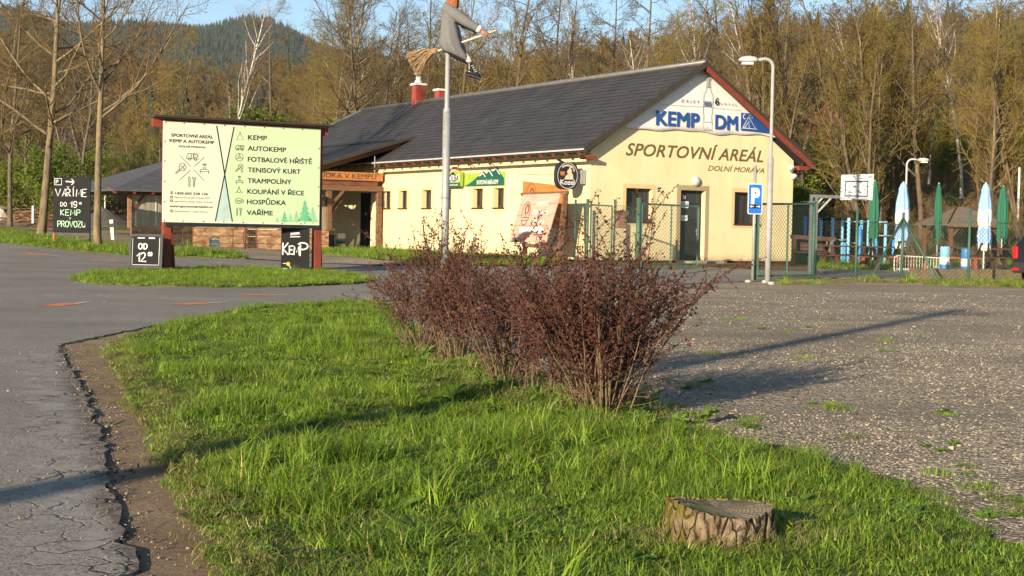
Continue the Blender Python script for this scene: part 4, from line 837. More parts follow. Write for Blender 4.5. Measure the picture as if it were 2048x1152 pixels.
p=at(2033,520,64); p=on(p.x,p.y); t=thing('flag_pole','plain white pole at the right end of the garden','pole',p); MB().tube([(0,0,-.2),(0,0,zrow(p,335))],[.06,.045],8).build('pole',m_white,t,True)
p=G(1505,562); S=p.y/2900; t=thing('parking_sign','blue parking sign with white P on a grey post','sign',p,R(8))
MB().tube([(0,0,-.2),(0,0,zrow(p,331))],.036,10).build('post',m_galv,t,True); MB().tube([(.11,.12,-.2),(.11,.12,zrow(p,405))],.03,8).build('green_post',M('green_post_paint',(.05,.17,.09)),t,True)
zc=zrow(p,398); hw,hh_=15*S,30.5*S
F2=lambda o:((.0,-.05-o,zc),(1,0,0),(0,0,1),(0,-1,0))
rr_=[(a*hw+sx*0,b*hh_) for a,b,sx in((-1,-.92,0),(-.85,-1,0),(.85,-1,0),(1,-.92,0),(1,.92,0),(.85,1,0),(-.85,1,0),(-1,.92,0))]
sp=MB().prism(rr_,F2(-.012),.012).build('plate',m_white,t)
MB().prism([(a*.9,b*.95) for a,b in rr_],F2(.001),.002).build('blue_field',M('sign_blue',(.01,.16,.60),fine=False),sp)
lettering('P',sp,m_wprint,F2(.004),-hw*.45,hw*.5,-hh_*.28,hh_*.95,.04); m=MB().prism([(-hw*.8,-hh_*.62),(hw*.8,-hh_*.62),(hw*.8,-hh_*.36),(-hw*.8,-hh_*.36)],F2(.0035),.001).build('black_strip',m_ink,sp)
m=MB(); stroke(m,F2(.006),[(-hw*.7,-hh_*.49),(-hw*.2,-hh_*.49)],.02); stroke(m,F2(.006),[(-hw*.5,-hh_*.42),(-hw*.7,-hh_*.49),(-hw*.5,-hh_*.56)],.015); stroke(m,F2(.006),[(hw*.2,-hh_*.49),(hw*.7,-hh_*.49)],.02); stroke(m,F2(.006),[(hw*.5,-hh_*.42),(hw*.7,-hh_*.49),(hw*.5,-hh_*.56)],.015); m.build('arrows',m_wprint,sp)
# ================================================================ green mesh fence and gates
m_gp=M('green_fence_paint',(.04,.10,.07),(.06,.13,.09),4,.5); m_dg=M('dark_green_fence_paint',(.02,.06,.04),(.03,.09,.055),4,.5); m_wire=M('fence_wire',(.05,.085,.06),fine=False,rough=.6)
def mesh_panel(mb,a,b,z0a,z1a,z0b,z1b,sp=.115,r_=.0045):
    """diamond wire between ground points a and b"""
    L=(Vector(b)-Vector(a)); L.z=0; W_=L.length; H_=((z1a-z0a)+(z1b-z0b))/2
    def pt(s,h): k_=s/W_; q=Vector(a)+L*k_; zz0=z0a+(z0b-z0a)*k_; zz1=z1a+(z1b-z1a)*k_; return (q.x,q.y,zz0+(zz1-zz0)*h/H_)
    for sg in(1,-1):
        c=-H_ if sg>0 else 0
        while c<(W_ if sg>0 else W_+H_):
            if sg>0: s0,h0=max(c,0),max(-c,0); s1=min(c+H_,W_); h1=s1-c
            else: s0=min(c,W_); h0=c-s0; s1=max(c-H_,0); h1=c-s1
            if abs(s1-s0)>.03: mb.tube([pt(s0,h0),pt(s1,h1)],r_,3,False)
            c+=sp
gz_=lambda u,v:G(u,v)
def post(u,vb,vt,r_,mat,label,name='fence_post'):
    p=G(u,vb); t=thing(name,label,'fence post',p,0,'posts of the green mesh fence'); h=zrow(p,vt)
    MB().tube([(0,0,-.2),(0,0,h)],r_,10).build('tube',mat,t,True); MB().lathe((0,0,h),[(r_*1.15,0),(r_*1.15,.03),(r_*.5,.05)],10).build('cap',mat,t,True); return p,h
A_,ah=post(1149,526,402,.03,m_dg,'thin dark fence post nearest the building corner'); B_,bh=post(1173,530,401,.045,m_gp,'green gate post left of the small gate'); C_,chh=post(1227,534,402,.03,m_gp,'green post carrying the letter box'); D_,dh=post(1275,541,399,.075,m_gp,'thick green post hinging the open gate leaf')
def panel_thing(name,label,cat,a,b,ha,hb,z0=.08,frame=0,mat=m_gp,mid=False):
    t=thing(name,label,cat,(a.x,a.y,0)); o=Vector((a.x,a.y,0)); A=Vector(a)-o; Bv=Vector(b)-o
    za,zb_=a.z+z0,b.z+z0; ta,tb=a.z+ha,b.z+hb
    m=MB(); mesh_panel(m,A,Bv,za,ta,zb_,tb); m.build('wire_mesh',m_wire,t)
    if frame:
        L0,L1=Vector((A.x,A.y,za)),Vector((A.x,A.y,ta)); R0_,R1_=Vector((Bv.x,Bv.y,zb_)),Vector((Bv.x,Bv.y,tb))
        for q0,q1 in((L0,L1),(R0_,R1_),(L1,R1_),(L0,R0_)): MB().beam(q0,q1,frame,frame).build('frame_bar',mat,t)
        if mid: k_=mid; MB().beam(L0.lerp(R0_,k_),L1.lerp(R1_,k_),frame*.8,frame*.8).build('frame_bar',mat,t)
    else:
        for h in(1,): MB().tube([Vector((A.x,A.y,ta)),Vector((Bv.x,Bv.y,tb))],.006,4).build('top_wire',m_wire,t)
    return t
panel_thing('mesh_fence','narrow mesh panel between the first two fence posts','fence',A_,B_,ah-.08,bh-.1)
g=panel_thing('small_gate','narrow green mesh gate with dark frame and lock','gate',G(1180,531),G(1222,534),bh-.12,chh-.15,.1,.045,m_dg); 
q=G(1222,534)-Vector(g.location); MB().box((q.x-.0,q.y-.03,q.z+.95),(.06,.05,.32)).build('lock_box',m_gp,g)
panel_thing('mesh_fence','mesh panel behind the letter box before the open leaf',  'fence',C_,D_,chh-.1,dh-.25)
LR=G(1394,538); panel_thing('gate_leaf','wide green mesh gate leaf standing in front of the door','gate',G(1281,541),LR,dh-.12,zrow(LR,413),.1,.055,m_gp,.52)
t=thing('letter_box','brown wooden letter box hung on the fence','letter box',C_+Vector((.2,-.1,1.15))); MB().add([(-.16,-.1,0),(.13,-.1,0),(.16,-.1,.42),(-.19,-.1,.42),(-.16,.08,0),(.13,.08,0),(.16,.08,.42),(-.19,.08,.42)],[(0,1,2,3),(7,6,5,4),(0,4,5,1),(3,2,6,7),(0,3,7,4),(1,5,6,2)]).build('box',M('brown_box',(.24,.12,.08)),t); MB().add([(-.24,-.16,.41),(.2,-.16,.41),(.2,.1,.5),(-.24,.1,.5),(-.24,-.16,.44),(.2,-.16,.44),(.2,.1,.53),(-.24,.1,.53)],[(3,2,1,0),(4,5,6,7),(0,1,5,4),(2,3,7,6),(1,2,6,5),(3,0,4,7)]).build('lid',m_wood,t)
E_=G(1514,560); F_=G(1625,558); fh=zrow(F_,404); panel_thing('gate_leaf','green mesh gate leaf beside the parking sign',"gate",E_,F_,zrow(E_,408),fh-.05,.1,.055,m_gp,.52)
post(1625,558,405,.045,m_gp,'green fence post below the basketball stand'); G7,h7=post(1711,559,420,.035,m_gp,'lone green post in front of the blue climbing frame'); G8,h8=post(1803,557,428,.035,m_gp,'green corner post with two slanting braces'); G9,h9=post(1936,565,421,.035,m_gp,'green post in front of the gazebo')
G10=on(19.5,41.0)
for a,b,ha,hb,lb in((F_,G7,fh-.5,h7-.3,'low mesh panel under the basketball stand'),(G7,G8,h7-.3,h8-.3,'mesh panel in front of the picnic benches'),(G8,G9,h8-.3,h9-.3,'mesh panel in front of the white barrier'),(G9,G10,h9-.3,h9-.3,'rightmost mesh panel by the parked car')): panel_thing('mesh_fence',lb,'fence',a,b,ha,hb,.05)
for u,v,lb in((1740,558,'left slanting brace of the corner post'),(1877,562,'right slanting brace of the corner post')):
    e=G(u,v); t=thing('fence_brace',lb,'fence brace',e); MB().tube([(0,0,-.05),G8-e+Vector((0,0,h8*.94))],.034,8).build('tube',m_gp,t,True)
# concrete edge under the barrier
e0,e1=G(1800,557),on(22,43.6)
t=tag(MB().beam(e0+Vector((.4,.35,.1)),e1+Vector((0,.0,.1)),.25,.36).build('retaining_edge',M('mossy_concrete',(.24,.17,.095),(.14,.11,.06),3,.95,bump=.5,bs=12,bd=.04)),'low mossy concrete edge under the white barrier','kerb')
# ================================================================ garden: barrier, parasols, tables
e0,e1=on(*at(1788,540,46.5)[:2]),on(*at(1900,545,46.5)[:2]); S=46.5/2900
t=thing('crowd_barrier','white tubular barrier with many thin upright bars','barrier',e0); d=e1-e0; Wb=d.length; d.normalize()
zb0,zt0=zrow(e0,545),zrow(e0,511); zb1,zt1=zrow(e1,551),zrow(e1,517); cr=.1
fp=[d*cr+UZ*zb0]+[]; 
def bp(s,k_): z0,z1=zb0+(zb1-zb0)*s/Wb,zt0+(zt1-zt0)*s/Wb; return d*s+UZ*(z0+(z1-z0)*k_)
ring=[bp(cr,0),bp(Wb-cr,0),bp(Wb-.02,.12),bp(Wb,.25),bp(Wb,.8),bp(Wb-.03,.93),bp(Wb-cr,1),bp(cr,1),bp(.03,.93),bp(0,.8),bp(0,.25),bp(.02,.1),bp(cr,0)]
m_wp=M('worn_white_paint',(.70,.66,.58),(.58,.53,.45),8,.6)
MB().tube(ring,.019,7).build('frame',m_wp,t,True)
for i in range(1,20): MB().tube([bp(Wb*i/20,0),bp(Wb*i/20,1)],.008,5,False).build('bar',m_wp,t)
def fabric(name,c,c2): return M(name,c,c2,2.5,.85,.15)
m_ug=fabric('green_parasol_cloth',(.035,.14,.085),(.028,.115,.07)); 
def mat_para():
    x=N('blue_and_white_parasol_cloth'); sx=x.n('SeparateXYZ'); x.l(x.obj(),sx.inputs[0])
    b=x.ramp(x.math('MULTIPLY',sx.outputs[2],1/3.),[(.30,1),(.36,.3),(.45,.35),(.52,.9),(.66,.85),(.70,0)])
    f=x.ramp(x.math('ADD',x.math('MULTIPLY',x.noise(x.obj((1,1,.5)),5.5,3,.5),.8),x.math('MULTIPLY',b,.30)),[(.60,0),(.63,1)])
    c=x.mix(x.ramp(x.noise(x.obj(),3,3),[(.3,0),(.7,1)]),(.22,.38,.62),(.30,.45,.68)); x.col(x.mix(f,c,(.70,.68,.58))); return x.set(.85,.15)
m_ub=mat_para(); m_uw=fabric('white_parasol_print',(.72,.70,.62),(.6,.58,.5))
def parasol(u,vt,vb,vp,D,mat,label,wd,white=False,seed=1):
    p=at(u,vb,D); p=on(p.x,p.y); S=D/2900; rr=random.Random(seed); t=thing('parasol',label,'parasol',p,rr.uniform(0,2),'folded parasols in the beer garden'); zt,zb=zrow(p,vt),zrow(p,vp)
    H_=zt-zb; n=40; rows=[]
    prof=((.0,.14,1),(.02,.3,.2),(.1,.85,.05),(.14,.72,.1),(.4,1,.12),(.62,.92,.16),(.78,.8,.22),(.9,.92,.3),(1,.7,.4))
    prof=((0,.12),(.015,.3),(.11,.62),(.13,.56),(.35,.9),(.62,1),(.72,.85),(.88,1.0),(1,.9))
    v=[];f=[]
    for i,(k_,w_) in enumerate(prof):
        for j in range(n):
            a=2*math.pi*j/n; fold=1-.28*(.5+.5*math.cos(8*a+.6*math.sin(3*a)))*min(1,k_*6)
            r0=wd*S/2*w_*fold*(1+.05*math.sin(3*a+seed)); z=zt-k_*H_-(.14*H_*max(0,math.cos(4*a+seed)) if i==len(prof)-1 else 0)
            v.append((r0*math.cos(a),r0*math.sin(a),z))
    f=[(i*n+j,i*n+(j+1)%n,(i+1)*n+(j+1)%n,(i+1)*n+j) for i in range(len(prof)-1) for j in range(n)]+[tuple(range(n))[::-1]]
    cl=MB().add(v,f).build('canopy',mat,t,True)
    MB().tube([(0,0,zb+.28*H_),(0,0,zb+.3*H_)],wd*S/2*.86,16).build('tie_band',mat,t,True)
    MB().tube([(0,0,-.05),(0,0,zt+.03)],.028,8).build('pole',m_white if white else m_lgrey,t,True)
    MB().box((0,0,.04),(.5,.5,.08)).build('base',m_lgrey,t)
parasol(1745,362,530,476,50,m_ug,'folded green parasol beside the basketball backboard',22,False,2)
parasol(1802,365,545,482,48.4,m_ub,'folded blue and white parasol behind the corner post',30,True,1)
parasol(1873,367,530,476,52,m_ug,'slim folded green parasol left of the gazebo roof',17,False,3)
parasol(1966,367,554,486,44.2,m_ub,'folded blue and white parasol in front of the gazebo',30,True,5)
parasol(2002,373,530,475,53,m_ug,'rightmost folded green parasol',24,False,7)
m_tb=M('brown_picnic_wood',(.10,.042,.028),(.06,.03,.02),3,.6,st=(1,1,1)); m_tr=M('red_picnic_wood',(.34,.10,.045),(.24,.065,.035),3,.6)
def picnic(x,y,rz,label,mat,L=1.9):
    t=thing('picnic_table',label,'picnic table',on(x,y),rz,'picnic tables in the beer garden')
    for i in range(4): MB().b2((-L/2,-.34+.175*i,.72),(L/2,-.34+.175*i+.165,.765)).build('top_board',mat,t)
    for s in(-1,1):
        MB().b2((-L/2,s*.72-.14,.43),(L/2,s*.72+.14,.47)).build('seat',mat,t)
        for e in(-L/2+.25,L/2-.25): MB().beam((e,s*.68,0),(e,s*.3,.72),.07,.1,(1,0,0)).build('leg',mat,t); MB().b2((e-.035,s*.72-.1,0),(e+.035,s*.72+.1,.43)).build('seat_leg',mat,t)
    return t
def bench(x,y,rz,label,mat,L=2.0):
    t=thing('bench',label,'bench',on(x,y),rz,'backless benches in the beer garden'); MB().b2((-L/2,-.16,.42),(L/2,.16,.47)).build('seat',mat,t)
    for e in(-L/2+.25,L/2-.25): MB().b2((e-.05,-.13,0),(e+.05,.13,.42)).build('leg',mat,t)
def gxy(u,Y): p=at(u,500,Y); return p.x,p.y
for u,Y,rz,lb,mt_ in((1700,47.5,.1,'dark picnic table left under the green parasol',m_tb),(1760,50,.12,'picnic table behind the left brace',m_tb),(1955,52,.1,'dark picnic table in front of the gazebo',m_tb),(2010,50.5,.12,'picnic table at the right edge beside the car',m_tb)): x,y=gxy(u,Y); picnic(x,y,rz,lb,mt_)
for u,Y,rz,lb in((1845,49.5,.1,'red-brown bench seen through the barrier bars'),(1775,47.8,.08,'red-brown bench left of the barrier'),(1900,48.3,.1,'red bench to the right behind the barrier')): x,y=gxy(u,Y); bench(x,y,rz,lb,m_tr,2.2)
def drum(u,vb,vt,Y,lb,sc):
    p=on(*at(u,vb,Y)[:2]); t=thing('striped_drum',lb,'barrel',p,0,'blue and white drums'); h=zrow(p,vt); r_=10*Y/2900
    for i,(a,b,mt_) in enumerate(((0,.33,m_db),(.33,.62,m_white),(.62,1,m_db if sc else m_lb))): MB().lathe((0,0,h*a),[(r_*.96,0),(r_,.02),(r_,h*(b-a)-.02),(r_*.96,h*(b-a))],18).build('band',mt_,t,True)
m_db=M('blue_drum_paint',(.03,.15,.42),(.05,.2,.5),3,.45); m_lb=M('light_blue_paint',(.18,.42,.62),(.25,.5,.68),3,.5)
drum(1889,540,493,46,'blue and white drum seen through the barrier',0); drum(1931,552,497,44.5,'blue and white drum right of the barrier',1)
# gazebo
gp=on(*at(1922,500,60)[:2]); t=thing('garden_gazebo','open timber gazebo with hipped shingle roof among the trees','gazebo',gp,R(12)); S=60/2900
ze=zrow(gp,449); za=zrow(gp,414); a=1.38
m_gs=M('brown_shingle',(.21,.165,.12),(.13,.10,.075),4,.85,bump=.5,bs=18,bd=.03)
V=[(-a,-a,ze),(a,-a,ze),(a,a,ze),(-a,a,ze),(-.25,0,za),(.25,0,za)]; Vb=[(x,y,z-.06) for x,y,z in V[:4]]
rf=MB().add(V+Vb,[(0,1,5,4),(2,3,4,5),(3,0,4),(1,2,5),(9,8,7,6),(0,6,7,1),(1,7,8,2),(2,8,9,3),(3,9,6,0)]).build('roof',m_gs,t)
for p0,p1 in((V[0],V[4]),(V[1],V[5]),(V[2],V[5]),(V[3],V[4])): MB().tube([Vector(p0)+Vector((0,0,.03)),Vector(p1)+Vector((0,0,.03))],.035,6).build('hip_cap',m_tb,rf)
MB().beam((-a,-a-.01,ze-.06),(a,-a-.01,ze-.06),.04,.1).build('fascia',m_wood,rf)
for sx in(-1,1):
    for sy in(-1,1): MB().b2((sx*1.1-.07,sy*1.1-.07,0),(sx*1.1+.07,sy*1.1+.07,ze-.04)).build('post',m_raf,t); MB().beam((sx*1.1,sy*1.1,ze-.55),(sx*.65,sy*1.1,ze-.06),.07,.07,(0,1,0)).build('brace',m_raf,t)
# basketball stand
hp=G(1626,549); S=hp.y/2900; t=thing('basketball_stand','grey steel basketball stand with scuffed white backboard','basketball hoop',hp)
xx=lambda u:(u-1626)*S+.0; zz=lambda v:zrow(hp,v)
for u in(1618.5,1629): MB().beam((xx(u),0,-.1),(xx(u),0,zz(392)),.085,.085).build('post',m_stand,t)
MB().beam((xx(1616),0,zz(392)),(xx(1728),0,zz(394)),.08,.09).build('arm',m_stand,t)
MB().beam((xx(1631),0,zz(425)),(xx(1660),0,zz(393)),.05,.05,(0,1,0)).build('brace',m_galv,t); MB().beam((xx(1630),0,zz(408)),(xx(1642),0,zz(393)),.05,.05,(0,1,0)).build('brace',m_galv,t)
def mat_scuff():
    x=N('scuffed_backboard'); p=x.obj(); f=x.ramp(x.noise(x.obj((1,1,2.5)),7,4,.6),[(.57,0),(.61,1)]); x.col(x.mix(f,(.40,.43,.46),(.05,.05,.05))); return x.set(.6,.3)
MB().prism([(xx(1674),zz(399)),(xx(1738),zz(399)),(xx(1740),zz(346)),(xx(1675),zz(349))],((0,-.12,0),(1,0,0),(0,0,1),(0,-1,0)),.03).build('backboard',mat_scuff(),t)
m=MB(); FBk=((0,-.154,0),(1,0,0),(0,0,1),(0,-1,0)); stroke(m,FBk,[(xx(1683),zz(391)),(xx(1727),zz(391)),(xx(1728),zz(361)),(xx(1684),zz(362))],.035,True); m.build('target_square',m_dark,t)
MB().tube([(xx(1706)+.23*math.cos(q_),-.42+.23*math.sin(q_),zz(397)) for q_ in np.linspace(0,2*math.pi,18)],.012,5).build('rim',m_galv,t)
# climbing frame
cf=on(*at(1700,500,55)[:2]); S=55/2900; t=thing('climbing_frame','blue tubular outdoor exercise frame behind the picnic tables','playground',cf)
cx_=lambda u:(u-1700)*S; cz=lambda v:zrow(cf,v)
m_bp=M('blue_pipe',(.05,.26,.58),(.10,.36,.66),4,.45); m_lp=M('pale_blue_pipe',(.22,.50,.66),(.3,.55,.7),4,.45)
for u,vt,dy,mt_ in((1622,434,1.2,m_bp),(1647,437,.6,m_lp),(1664,436,.0,m_lp),(1688,438,.4,m_lp),(1692.5,436,-.3,m_lp),(1719,452,.0,m_bp),(1728,440,.5,m_lp),(1732,440,-.3,m_lp),(1752,455,.0,m_bp),(1774,441,.3,m_lp),(1787,478,.0,m_bp),(1684,485,-.4,m_bp)):
    MB().tube([(cx_(u),dy,-.1),(cx_(u),dy,cz(vt))],.062,10).build('upright',mt_,t,True)
for a_,b_,v_,mt_ in((1640,1688,440,m_dark),(1690,1732,443,m_lp),(1740,1775,443,m_lp),(1690,1730,486,m_galv),(1752,1790,470,m_galv),(1664,1700,480,m_galv)): MB().tube([(cx_(a_),.1,cz(v_)),(cx_(b_),.1,cz(v_))],.025,8).build('rung',mt_,t,True)
# swing seat with dark canopy beside the gable
sw=on(*at(1625,520,49)[:2]); t=thing('garden_swing','dark wooden garden swing with slanting legs by the building','swing',sw); S=49/2900
sx_=lambda u:(u-1625)*S; sz=lambda v:zrow(sw,v)
MB().beam((sx_(1580),0,sz(474)),(sx_(1670),0,sz(478)),.14,.14).build('top_beam',m_tb,t)
for u0,u1,dy in((1664,1645,-.55),(1658,1672,.55),(1588,1578,-.55),(1588,1596,.55)): MB().beam((sx_(u0),0,sz(478)),(sx_(u1),dy,0),.1,.1,(1,0,0)).build('leg',M('grey_timber',(.14,.13,.12)) if u0==1664 else m_tb,t)
for i in range(4): MB().b2((sx_(1590),-.2+.11*i,.45),(sx_(1655),-.11+.11*i,.48)).build('seat_slat',m_tb,t)
for i in range(4): MB().b2((sx_(1590),.26+.03*i,.52+.12*i),(sx_(1655),.28+.03*i,.62+.12*i)).build('back_slat',m_tb,t)
for u in(1592,1653): MB().tube([(sx_(u),.0,.46),(sx_(u),0,sz(478))],.015,5).build('chain',m_galv,t)
# green netting frame
nf=on(*at(1625,480,66)[:2]); S=66/2900; t=thing('net_screen','white-framed screen of green netting behind the gable','net screen',nf); nz=lambda v:zrow(nf,v)
x_=N('green_netting'); x_.col((.05,.17,.07)); x_.set(.9,.1); x_.b.inputs['Alpha'].default_value=.6
MB().b2((-1.1,-.01,.1),(.62,.01,nz(405))).build('netting',x_.m,t)
for x in(-1.1,.62): MB().tube([(x,0,0),(x,0,nz(403))],.035,6).build('pole',m_white,t)
MB().tube([(-1.1,0,nz(404)),(.62,0,nz(404))],.03,6).build('rail',m_white,t)
# ================================================================ parked car, mostly past the right edge
cp_=G(2034,572); t=thing('parked_car','rear corner of a dark parked car at the right edge','car',cp_+Vector((.0,.0,0)),R(0))
m_carp=N('dark_car_paint'); m_carp.col((.012,.014,.018)); m_carp=m_carp.set(.25,.5); m_rub=M('tyre_rubber',(.018,.018,.018),rough=.85); m_tl=M('red_tail_lens',(.45,.012,.01),rough=.2,spec=.6,fine=False)
# car points to +x (away to the right); rear at x=0
prof=[(0.0,.34),(.02,.62),(.04,.86),(.10,1.02),(.35,1.40),(.9,1.50),(1.9,1.48),(2.6,1.05),(3.7,.95),(4.1,.8),(4.15,.36)]
n=len(prof); v=[(x+.06*(1-abs(s))*0,s*(.86 if z<1.05 else .70),z) for s in(-1,1) for x,z in prof]
f=[tuple(range(n)),tuple(range(2*n-1,n-1,-1))]+[(i,n+i,n+(i+1)%n,(i+1)%n) for i in range(n)]
body=MB().add(v,f).build('body',m_carp,t,True,.05)
MB().b2((-.08,-.84,.30),(.12,.84,.58)).build('bumper',m_black,t,bevel=.04)
for s in(-1,1):
    MB().b2((-.02,s*.80-.07,.66),(.08,s*.80+.07,.98)).build('tail_light',m_tl,t,bevel=.02); MB().b2((-.095,s*.72-.1,.36),(-.075,s*.72+.1,.43)).build('reflector',m_tl,t)
for x in(.75,3.35):
    for s in(-1,1):
        w_=MB().tube([(x,s*.68,.31),(x,s*.88,.31)],.31,20).build('wheel',m_rub,t); MB().tube([(x,s*.87,.31),(x,s*.89,.31)],.2,14).build('rim',m_galv,w_)
MB().add([(.16,-.66,1.1),(.16,.66,1.1),(.33,.6,1.36),(.33,-.6,1.36)],[(0,1,2,3)]).build('rear_window',m_glass,t)
t.rotation_euler.z=R(38); t.location=cp_+Vector((.85,.62,0))
# stones at the lamp foot and left roadside boulders
def rock_mesh(seed,n=2,rough=.25):
    bm=bmesh.new(); bmesh.ops.create_icosphere(bm,subdivisions=n,radius=1); r0=random.Random(seed); ph=[r0.uniform(0,6) for _ in range(6)]
    for v_ in bm.verts:
        c=v_.co; k_=1+rough*(math.sin(c.x*2.3+ph[0])*math.sin(c.y*2.1+ph[1])+.5*math.sin(c.z*4+ph[2]+c.x*3)+.25*math.sin(c.y*7+ph[3]))+r0.gauss(0,.03)
        v_.co=c*k_; v_.co.z*=.75
    me=bpy.data.meshes.new('rock'); bm.to_mesh(me); bm.free(); return me
m_rock=M('pale_rock',(.55,.50,.42),(.38,.34,.28),3,.9,bump=.5,bs=14,bd=.04); m_rock2=M('tan_rock',(.50,.38,.22),(.36,.27,.16),3,.9,bump=.5,bs=14)
for u,v_,px_,lb,mt_,sd_ in((1497,566,11,'pale stone left of the parking sign foot',m_rock,1),(1530,567,12,'pale stone at the lamp post foot',m_rock,2),(1543,571,13,'flat stone in front of the lamp post',m_rock,3),(196,493,16,'yellowish stone at the foot of the straight tree',m_rock2,4),(186,489,7,'small round stone left of the straight tree',m_rock2,8),(-4,424,34,'big pale boulder at the left edge',m_rock,5),(14,424,14,'white boulder right of the big one',m_rock,6),(30,420,12,'grey boulder before the brushwood heap',m_rock,7)):
    if v_<450: p=at(u,v_+8,86); p=on(p.x,p.y); 
    else: p=G(u,v_)
    S=p.y/2900; me=rock_mesh(sd_); o=link('stone' if px_<30 else 'boulder',me,mt_,smooth=False); o.location=p+Vector((0,0,px_*.3*S)); o.scale=(px_*S*.55,px_*S*.5,px_*S*(.4 if px_<20 else .75)); tag(o,lb,'stone')
# white post and gravel heap at the left rear
p=at(66,432,82); p=on(p.x,p.y); t=thing('white_marker','short white marker post before the brushwood','post',p); MB().tube([(0,0,-.1),(0,0,zrow(p,411))],.07,8).build('shaft',m_white,t)
p=at(210,425,84); p=on(p.x,p.y); t=thing('white_pole','thin white pole behind the gravel heap','pole',p); MB().tube([(0,0,-.1),(0,0,zrow(p,373))],.05,8).build('shaft',m_white,t)
hp_=at(205,442,80); hp_=on(hp_.x,hp_.y); r0=random.Random(4); v=[(0,0,1.05)]; f=[]; n=26
for i in range(1,8):
    for j in range(n): a=2*math.pi*j/n; k_=i/7; v.append((1.75*k_*math.cos(a)*(1+.12*math.sin(3*a)),1.5*k_*math.sin(a)*(1+.1*math.sin(2*a)),1.05*(1-k_)**.9+r0.gauss(0,.03)*(1-k_)-.05*(i==7)))
for j in range(n): f.append((0,1+j,1+(j+1)%n))
for i in range(6): f+=[(1+i*n+j,1+(i+1)*n+j,1+(i+1)*n+(j+1)%n,1+i*n+(j+1)%n) for j in range(n)]
o=MB().add(v,f).build('gravel_heap',M('dark_gravel',(.15,.13,.115),(.09,.08,.07),8,.95,bump=1,bs=20,bd=.1)); o.location=hp_; tag(o,'dark cone-shaped gravel heap behind the straight tree','gravel heap')
p=at(82,420,86); p=on(p.x,p.y); m=MB(); r0=random.Random(8)
for i in range(420):
    a=r0.uniform(0,math.pi); c=Vector((r0.gauss(0,1.3),r0.gauss(0,.5),abs(r0.gauss(0,.32)))); L_=r0.uniform(.3,.9); dv=Vector((math.cos(a)*L_,r0.gauss(0,.3)*L_,r0.gauss(0,.15)*L_)); m.tube([c-dv,c+Vector((0,0,r0.gauss(0,.05))),c+dv],[.03,.026,.012],4,False)
o=m.build('brushwood_heap',M('brushwood',(.23,.13,.07),(.13,.075,.04),4,.9)); o.location=p; tag(o,'heap of cut brushwood beyond the road at left','brushwood')
# cabin glimpsed through the trees on the slope
cb=at(1648,262,104); cb=on(cb.x,cb.y); zz=lambda v:zrow(cb,v); S=104/2900
t=thing('hillside_cabin','orange wooden cabin gable half hidden among trees on the slope','cabin',cb,R(-8))
hw=1.25; zr=max(zz(200),2.6); zw=zr-1.25
MB().add([(-hw,0,0),(hw,0,0),(hw,0,zw),(0,0,zr-.1),(-hw,0,zw),(-hw,3.5,0),(hw,3.5,0),(hw,3.5,zw),(0,3.5,zr-.1),(-hw,3.5,zw)],[(0,1,2,3,4),(1,6,7,2),(5,0,4,9),(9,8,7,6,5)]).build('wall',M('orange_cladding',(.48,.16,.06),(.38,.12,.045),3,.7,st=(6,1,1)),t)
for s in(-1,1): MB().beam((s*(hw+.35),1.7,zw-.3),(0,1.7,zr+.02),4.3,.09,(0,0,1)).build('roof',m_tb,t)
MB().b2((-.3,-.03,zw-.9),(.3,-.005,zw-.2)).build('window',m_glass,t)
# ================================================================ tree builder
def perp(d,r):
    a=np.array([r.gauss(0,1),r.gauss(0,1),r.gauss(0,1)]); a-=d*(a@d); return a/np.linalg.norm(a)
def grow(seed,H,r0,nch,ratio,ang,seg,jit,trop,tmin,maxlev,stems=1,lean=0.,rmin=.006,flare=1.25,curve=.35):
    r=random.Random(seed); out={l:[] for l in range(maxlev+1)}; leaf=[]
    def br(p,d,L,rad,lev):
        n=seg[lev]; pts=[p]; ds=[d]
        for i in range(n):
            d=d+perp(d,r)*abs(r.gauss(0,jit[lev]))+np.array([0,0,trop[lev]]); d=d/np.linalg.norm(d); p=p+d*(L/n); pts.append(p); ds.append(d)
        tip=rad*(.22 if lev==0 else .3); rr=[rad+(tip-rad)*(i/n) for i in range(n+1)]
        if lev==0: rr[0]*=flare
        out[lev].append((pts,[max(x,rmin*(.55 if lev==maxlev else 1)) for x in rr]))
        if lev==maxlev: leaf.append((pts[-1],ds[-1])); leaf.append((pts[len(pts)//2],ds[-1])); return
        k=nch[lev]; k=max(1,int(k*r.uniform(.8,1.2)))
        for j in range(k):
            t=tmin[lev]+(1-tmin[lev])*((j+r.random())/k); f=t*n; i=min(int(f),n-1); q=pts[i]+(pts[i+1]-pts[i])*(f-i); dd=ds[min(i+1,n)]
            a=R(r.gauss(ang[lev],9)); cd=dd*math.cos(a)+perp(dd,r)*math.sin(a)
            if lev==0: LL=L*ratio[0]*(1.05-.75*t)*r.uniform(.75,1.2)
            else: LL=L*ratio[lev]*(1.1-.5*t)*r.uniform(.7,1.3)
            br(q,cd,LL,max(rr[i]*(.5 if lev==0 else .55),rmin),lev+1)
    for s_ in range(stems):
        a=r.uniform(0,6.28); d=np.array([math.cos(a)*lean,math.sin(a)*lean,1.]); d/=np.linalg.norm(d)
        br(np.array([math.cos(a)*.12*(stems>1),math.sin(a)*.12*(stems>1),-.15]),d,H*(1 if stems==1 else r.uniform(.65,1)),r0*(1 if stems==1 else r.uniform(.5,1)),0)
    return out,leaf
